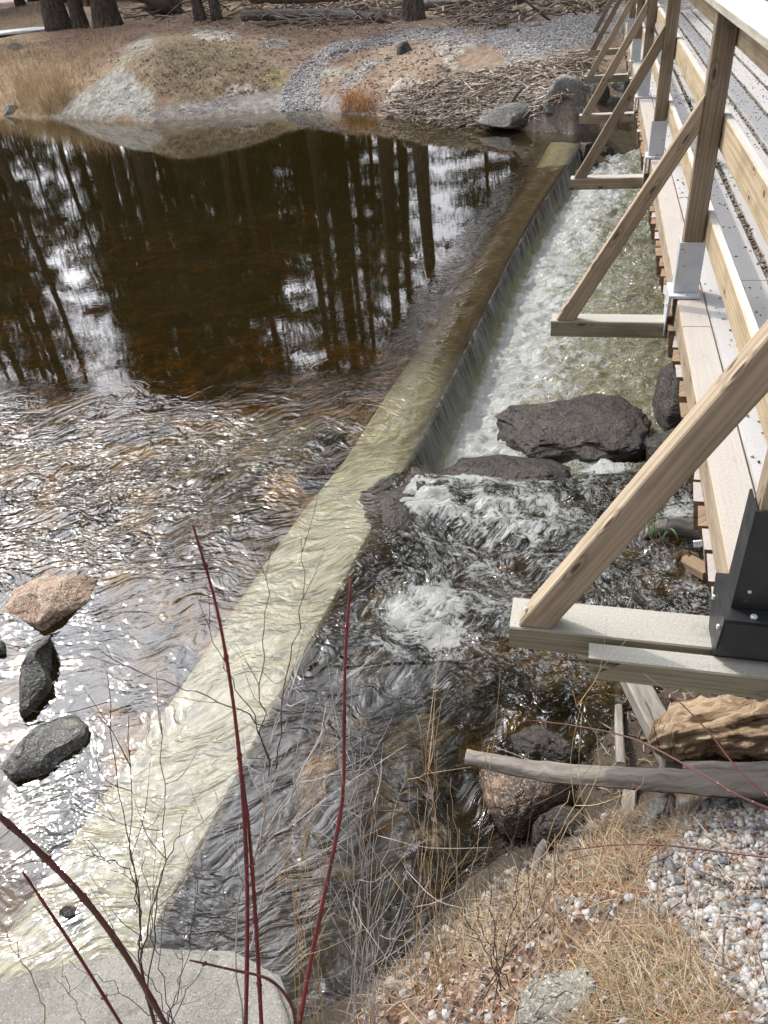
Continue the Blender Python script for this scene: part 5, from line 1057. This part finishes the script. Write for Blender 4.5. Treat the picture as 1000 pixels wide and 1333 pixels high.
def bush(name, label, stems, mat, seed, r=.0016, side=3, cat='shrub', wob=.004):
    """stems: list of px polylines root first"""
    rs = np.random.default_rng(seed); a = stems[0][0]; root = empty(name, tuple(ond(*a)), label, cat)
    for pts in stems:
        mb = MB(); P = smooth_path([ond(*q) for q in pts], 16); P[1:-1] += rs.normal(0, wob, (len(P)-2, 3)); L = np.linalg.norm(P[-1]-P[0])
        V, F, UV = tube_geo(P, np.linspace(r, r*.35, len(P)), 5, 0, 1); mb.add(V, F, UV)
        for k in range(side):
            j = rs.integers(len(P)//4, len(P)-1); d = P[j]-P[j-1]; d /= np.linalg.norm(d); d2 = d+rs.normal(0, .55, 3); d2 /= np.linalg.norm(d2); Lb = L*rs.uniform(.12, .4)
            Q_ = smooth_path([P[j], P[j]+d2*Lb*.5+rs.normal(0, .006, 3), P[j]+d2*Lb+d*Lb*.25], 7); V, F, UV = tube_geo(Q_, np.linspace(r*.6, r*.2, len(Q_)), 4, 0, 1); mb.add(V, F, UV)
            if rs.random() < .6:
                d3 = d2+rs.normal(0, .6, 3); V, F, UV = tube_geo([Q_[len(Q_)//2], Q_[len(Q_)//2]+d3*Lb*.35], [r*.35, r*.15], 4, 0, 1); mb.add(V, F, UV)
        mb.build('stem', M[mat], root, smooth=True)
    return root
def fan(x0, y0, d0, tips, dd=.25, bow=12, seed=0):
    rs = np.random.default_rng(seed); out = []
    for tx, ty in tips:
        bx_ = x0+rs.uniform(-22, 22); by_ = y0+rs.uniform(-8, 12); out.append([(bx_, by_, d0), ((bx_*.55+tx*.45)+rs.uniform(-bow, bow), by_*.5+ty*.5, d0-dd*.5), (tx, ty, d0-dd)])
    return out
bush('bare_shrub', 'pale grey branched shrub leaning right from the foot of the red dogwood', [[(318, 1345, 2.0), (308, 1240, 1.98), (315, 1150, 1.95), (345, 1100, 1.92), (385, 1060, 1.88), (425, 985, 1.82)], [(335, 1105, 1.93), (375, 1040, 1.9), (400, 1010, 1.87), (448, 960, 1.8)], [(330, 1125, 1.94), (345, 1060, 1.9), (358, 990, 1.85), (372, 930, 1.8)], [(345, 1095, 1.92), (400, 990, 1.86), (432, 920, 1.8), (440, 870, 1.76)], [(340, 1110, 1.92), (352, 960, 1.86), (395, 880, 1.8)], [(322, 1250, 1.98), (350, 1150, 1.94), (420, 1030, 1.86)]], 'greytwig', 1, .0026, 4)
bush('bare_shrub', 'thin red brown twiggy shrub before the weir, left of the red dogwood', [[(190, 1300, 1.85), (183, 1200, 1.8), (172, 1090, 1.72), (168, 930, 1.62)], [(192, 1290, 1.85), (205, 1180, 1.8), (212, 1080, 1.74), (208, 925, 1.66)], [(185, 1270, 1.84), (180, 1150, 1.78), (160, 1060, 1.72), (139, 872, 1.6)], [(183, 1250, 1.84), (215, 1130, 1.78), (243, 1055, 1.72)], [(186, 1240, 1.84), (170, 1140, 1.78), (120, 1110, 1.7)]], 'darktwig', 2, .0020, 4)
bush('bare_shrub', 'fine dark twigs over the weir between the two tall red stems', [[(350, 1010, 1.75), (338, 910, 1.68), (345, 820, 1.62), (359, 700, 1.54)], [(352, 990, 1.74), (322, 920, 1.68), (290, 860, 1.62), (262, 800, 1.56)], [(345, 945, 1.7), (300, 918, 1.66), (240, 897, 1.6), (182, 878, 1.55), (112, 852, 1.5)], [(360, 1000, 1.76), (372, 880, 1.68), (395, 780, 1.6), (392, 700, 1.55)]], 'darktwig', 3, .0016, 3)
T = np.random.default_rng(8)
bush('bare_shrub', 'tangle of pale grey twigs right of the single red stem at the bottom edge', fan(470, 1340, 2.0, [(x, y) for x, y in zip(T.uniform(415, 560, 13), T.uniform(930, 1190, 13))], .28, 22, 3), 'greytwig', 4, .0015, 4)
bush('bare_shrub', 'tan twigs spreading over the dark water left of the bank', fan(560, 1290, 1.98, [(x, y) for x, y in zip(T.uniform(500, 690, 12), T.uniform(900, 1150, 12))], .28, 25, 4), 'tan', 5, .0014, 3)
bush('bare_shrub', 'sparse tan twigs between the concrete block and the red stems', fan(400, 1345, 2.0, [(x, y) for x, y in zip(T.uniform(330, 470, 9), T.uniform(1010, 1220, 9))], .22, 20, 5), 'tan', 6, .0013, 3)
bush('bare_shrub', 'dark twigs standing on the bank between boulder and grass', fan(650, 1290, 1.95, [(636, 1040), (700, 1010), (560, 1140), (740, 1120), (690, 1160), (610, 1130)], .25, 18, 6), 'darktwig', 7, .0017, 3)
bush('bare_shrub', 'straw stalks leaning over the bare log from the bank', [[(740, 1230, 1.9), (720, 1120, 1.86), (780, 1000, 1.8), (746, 900, 1.74)], [(760, 1180, 1.88), (800, 1080, 1.83), (838, 1010, 1.78)], [(640, 1260, 1.94), (690, 1140, 1.88), (765, 1020, 1.8)], [(720, 1215, 1.9), (712, 1110, 1.86), (742, 1030, 1.82)], [(690, 1300, 1.93), (745, 1190, 1.88), (775, 1080, 1.82)]], 'tan', 8, .0017, 2)
bush('bare_shrub', 'thin brown twigs before the concrete block at the bottom left', fan(230, 1345, 1.85, [(120, 1180), (262, 1110), (300, 1180), (185, 1120), (245, 1200), (90, 1250)], .2, 14, 7), 'darktwig', 9, .0014, 3)
bush('bare_shrub', 'two pale stalks at the lower left corner', [[(62, 1345, 1.7), (50, 1290, 1.68), (20, 1230, 1.64), (-6, 1190, 1.6)], [(120, 1345, 1.72), (95, 1300, 1.7), (80, 1250, 1.66)]], 'tan', 10, .0018, 1)
bush('leafy_sprig', 'sprig with narrow green leaves caught on driftwood under the bridge edge', [[(868, 735, 2.45), (850, 700, 2.42), (838, 668, 2.4)], [(880, 745, 2.46), (862, 705, 2.42), (858, 672, 2.4)], [(865, 745, 2.46), (840, 710, 2.44), (820, 688, 2.42)]], 'greytwig', 11, .0016, 3, 'sprig')
Q = np.array([ond(a, b, 2.42) for a, b in zip(rng.uniform(832, 872, 16), rng.uniform(668, 705, 16))]); sp = blades('green_leaves', None, Q, .06, .010, [(.10, .16, .06), (.06, .10, .04)], 21, .6, 0, droop=1.)
sp.parent = [o for o in COL.objects if o.name.startswith('leafy_sprig')][0]; sp.location = sp.location-sp.parent.location
for k_ in ('category', 'kind'):
    if k_ in sp: del sp[k_]
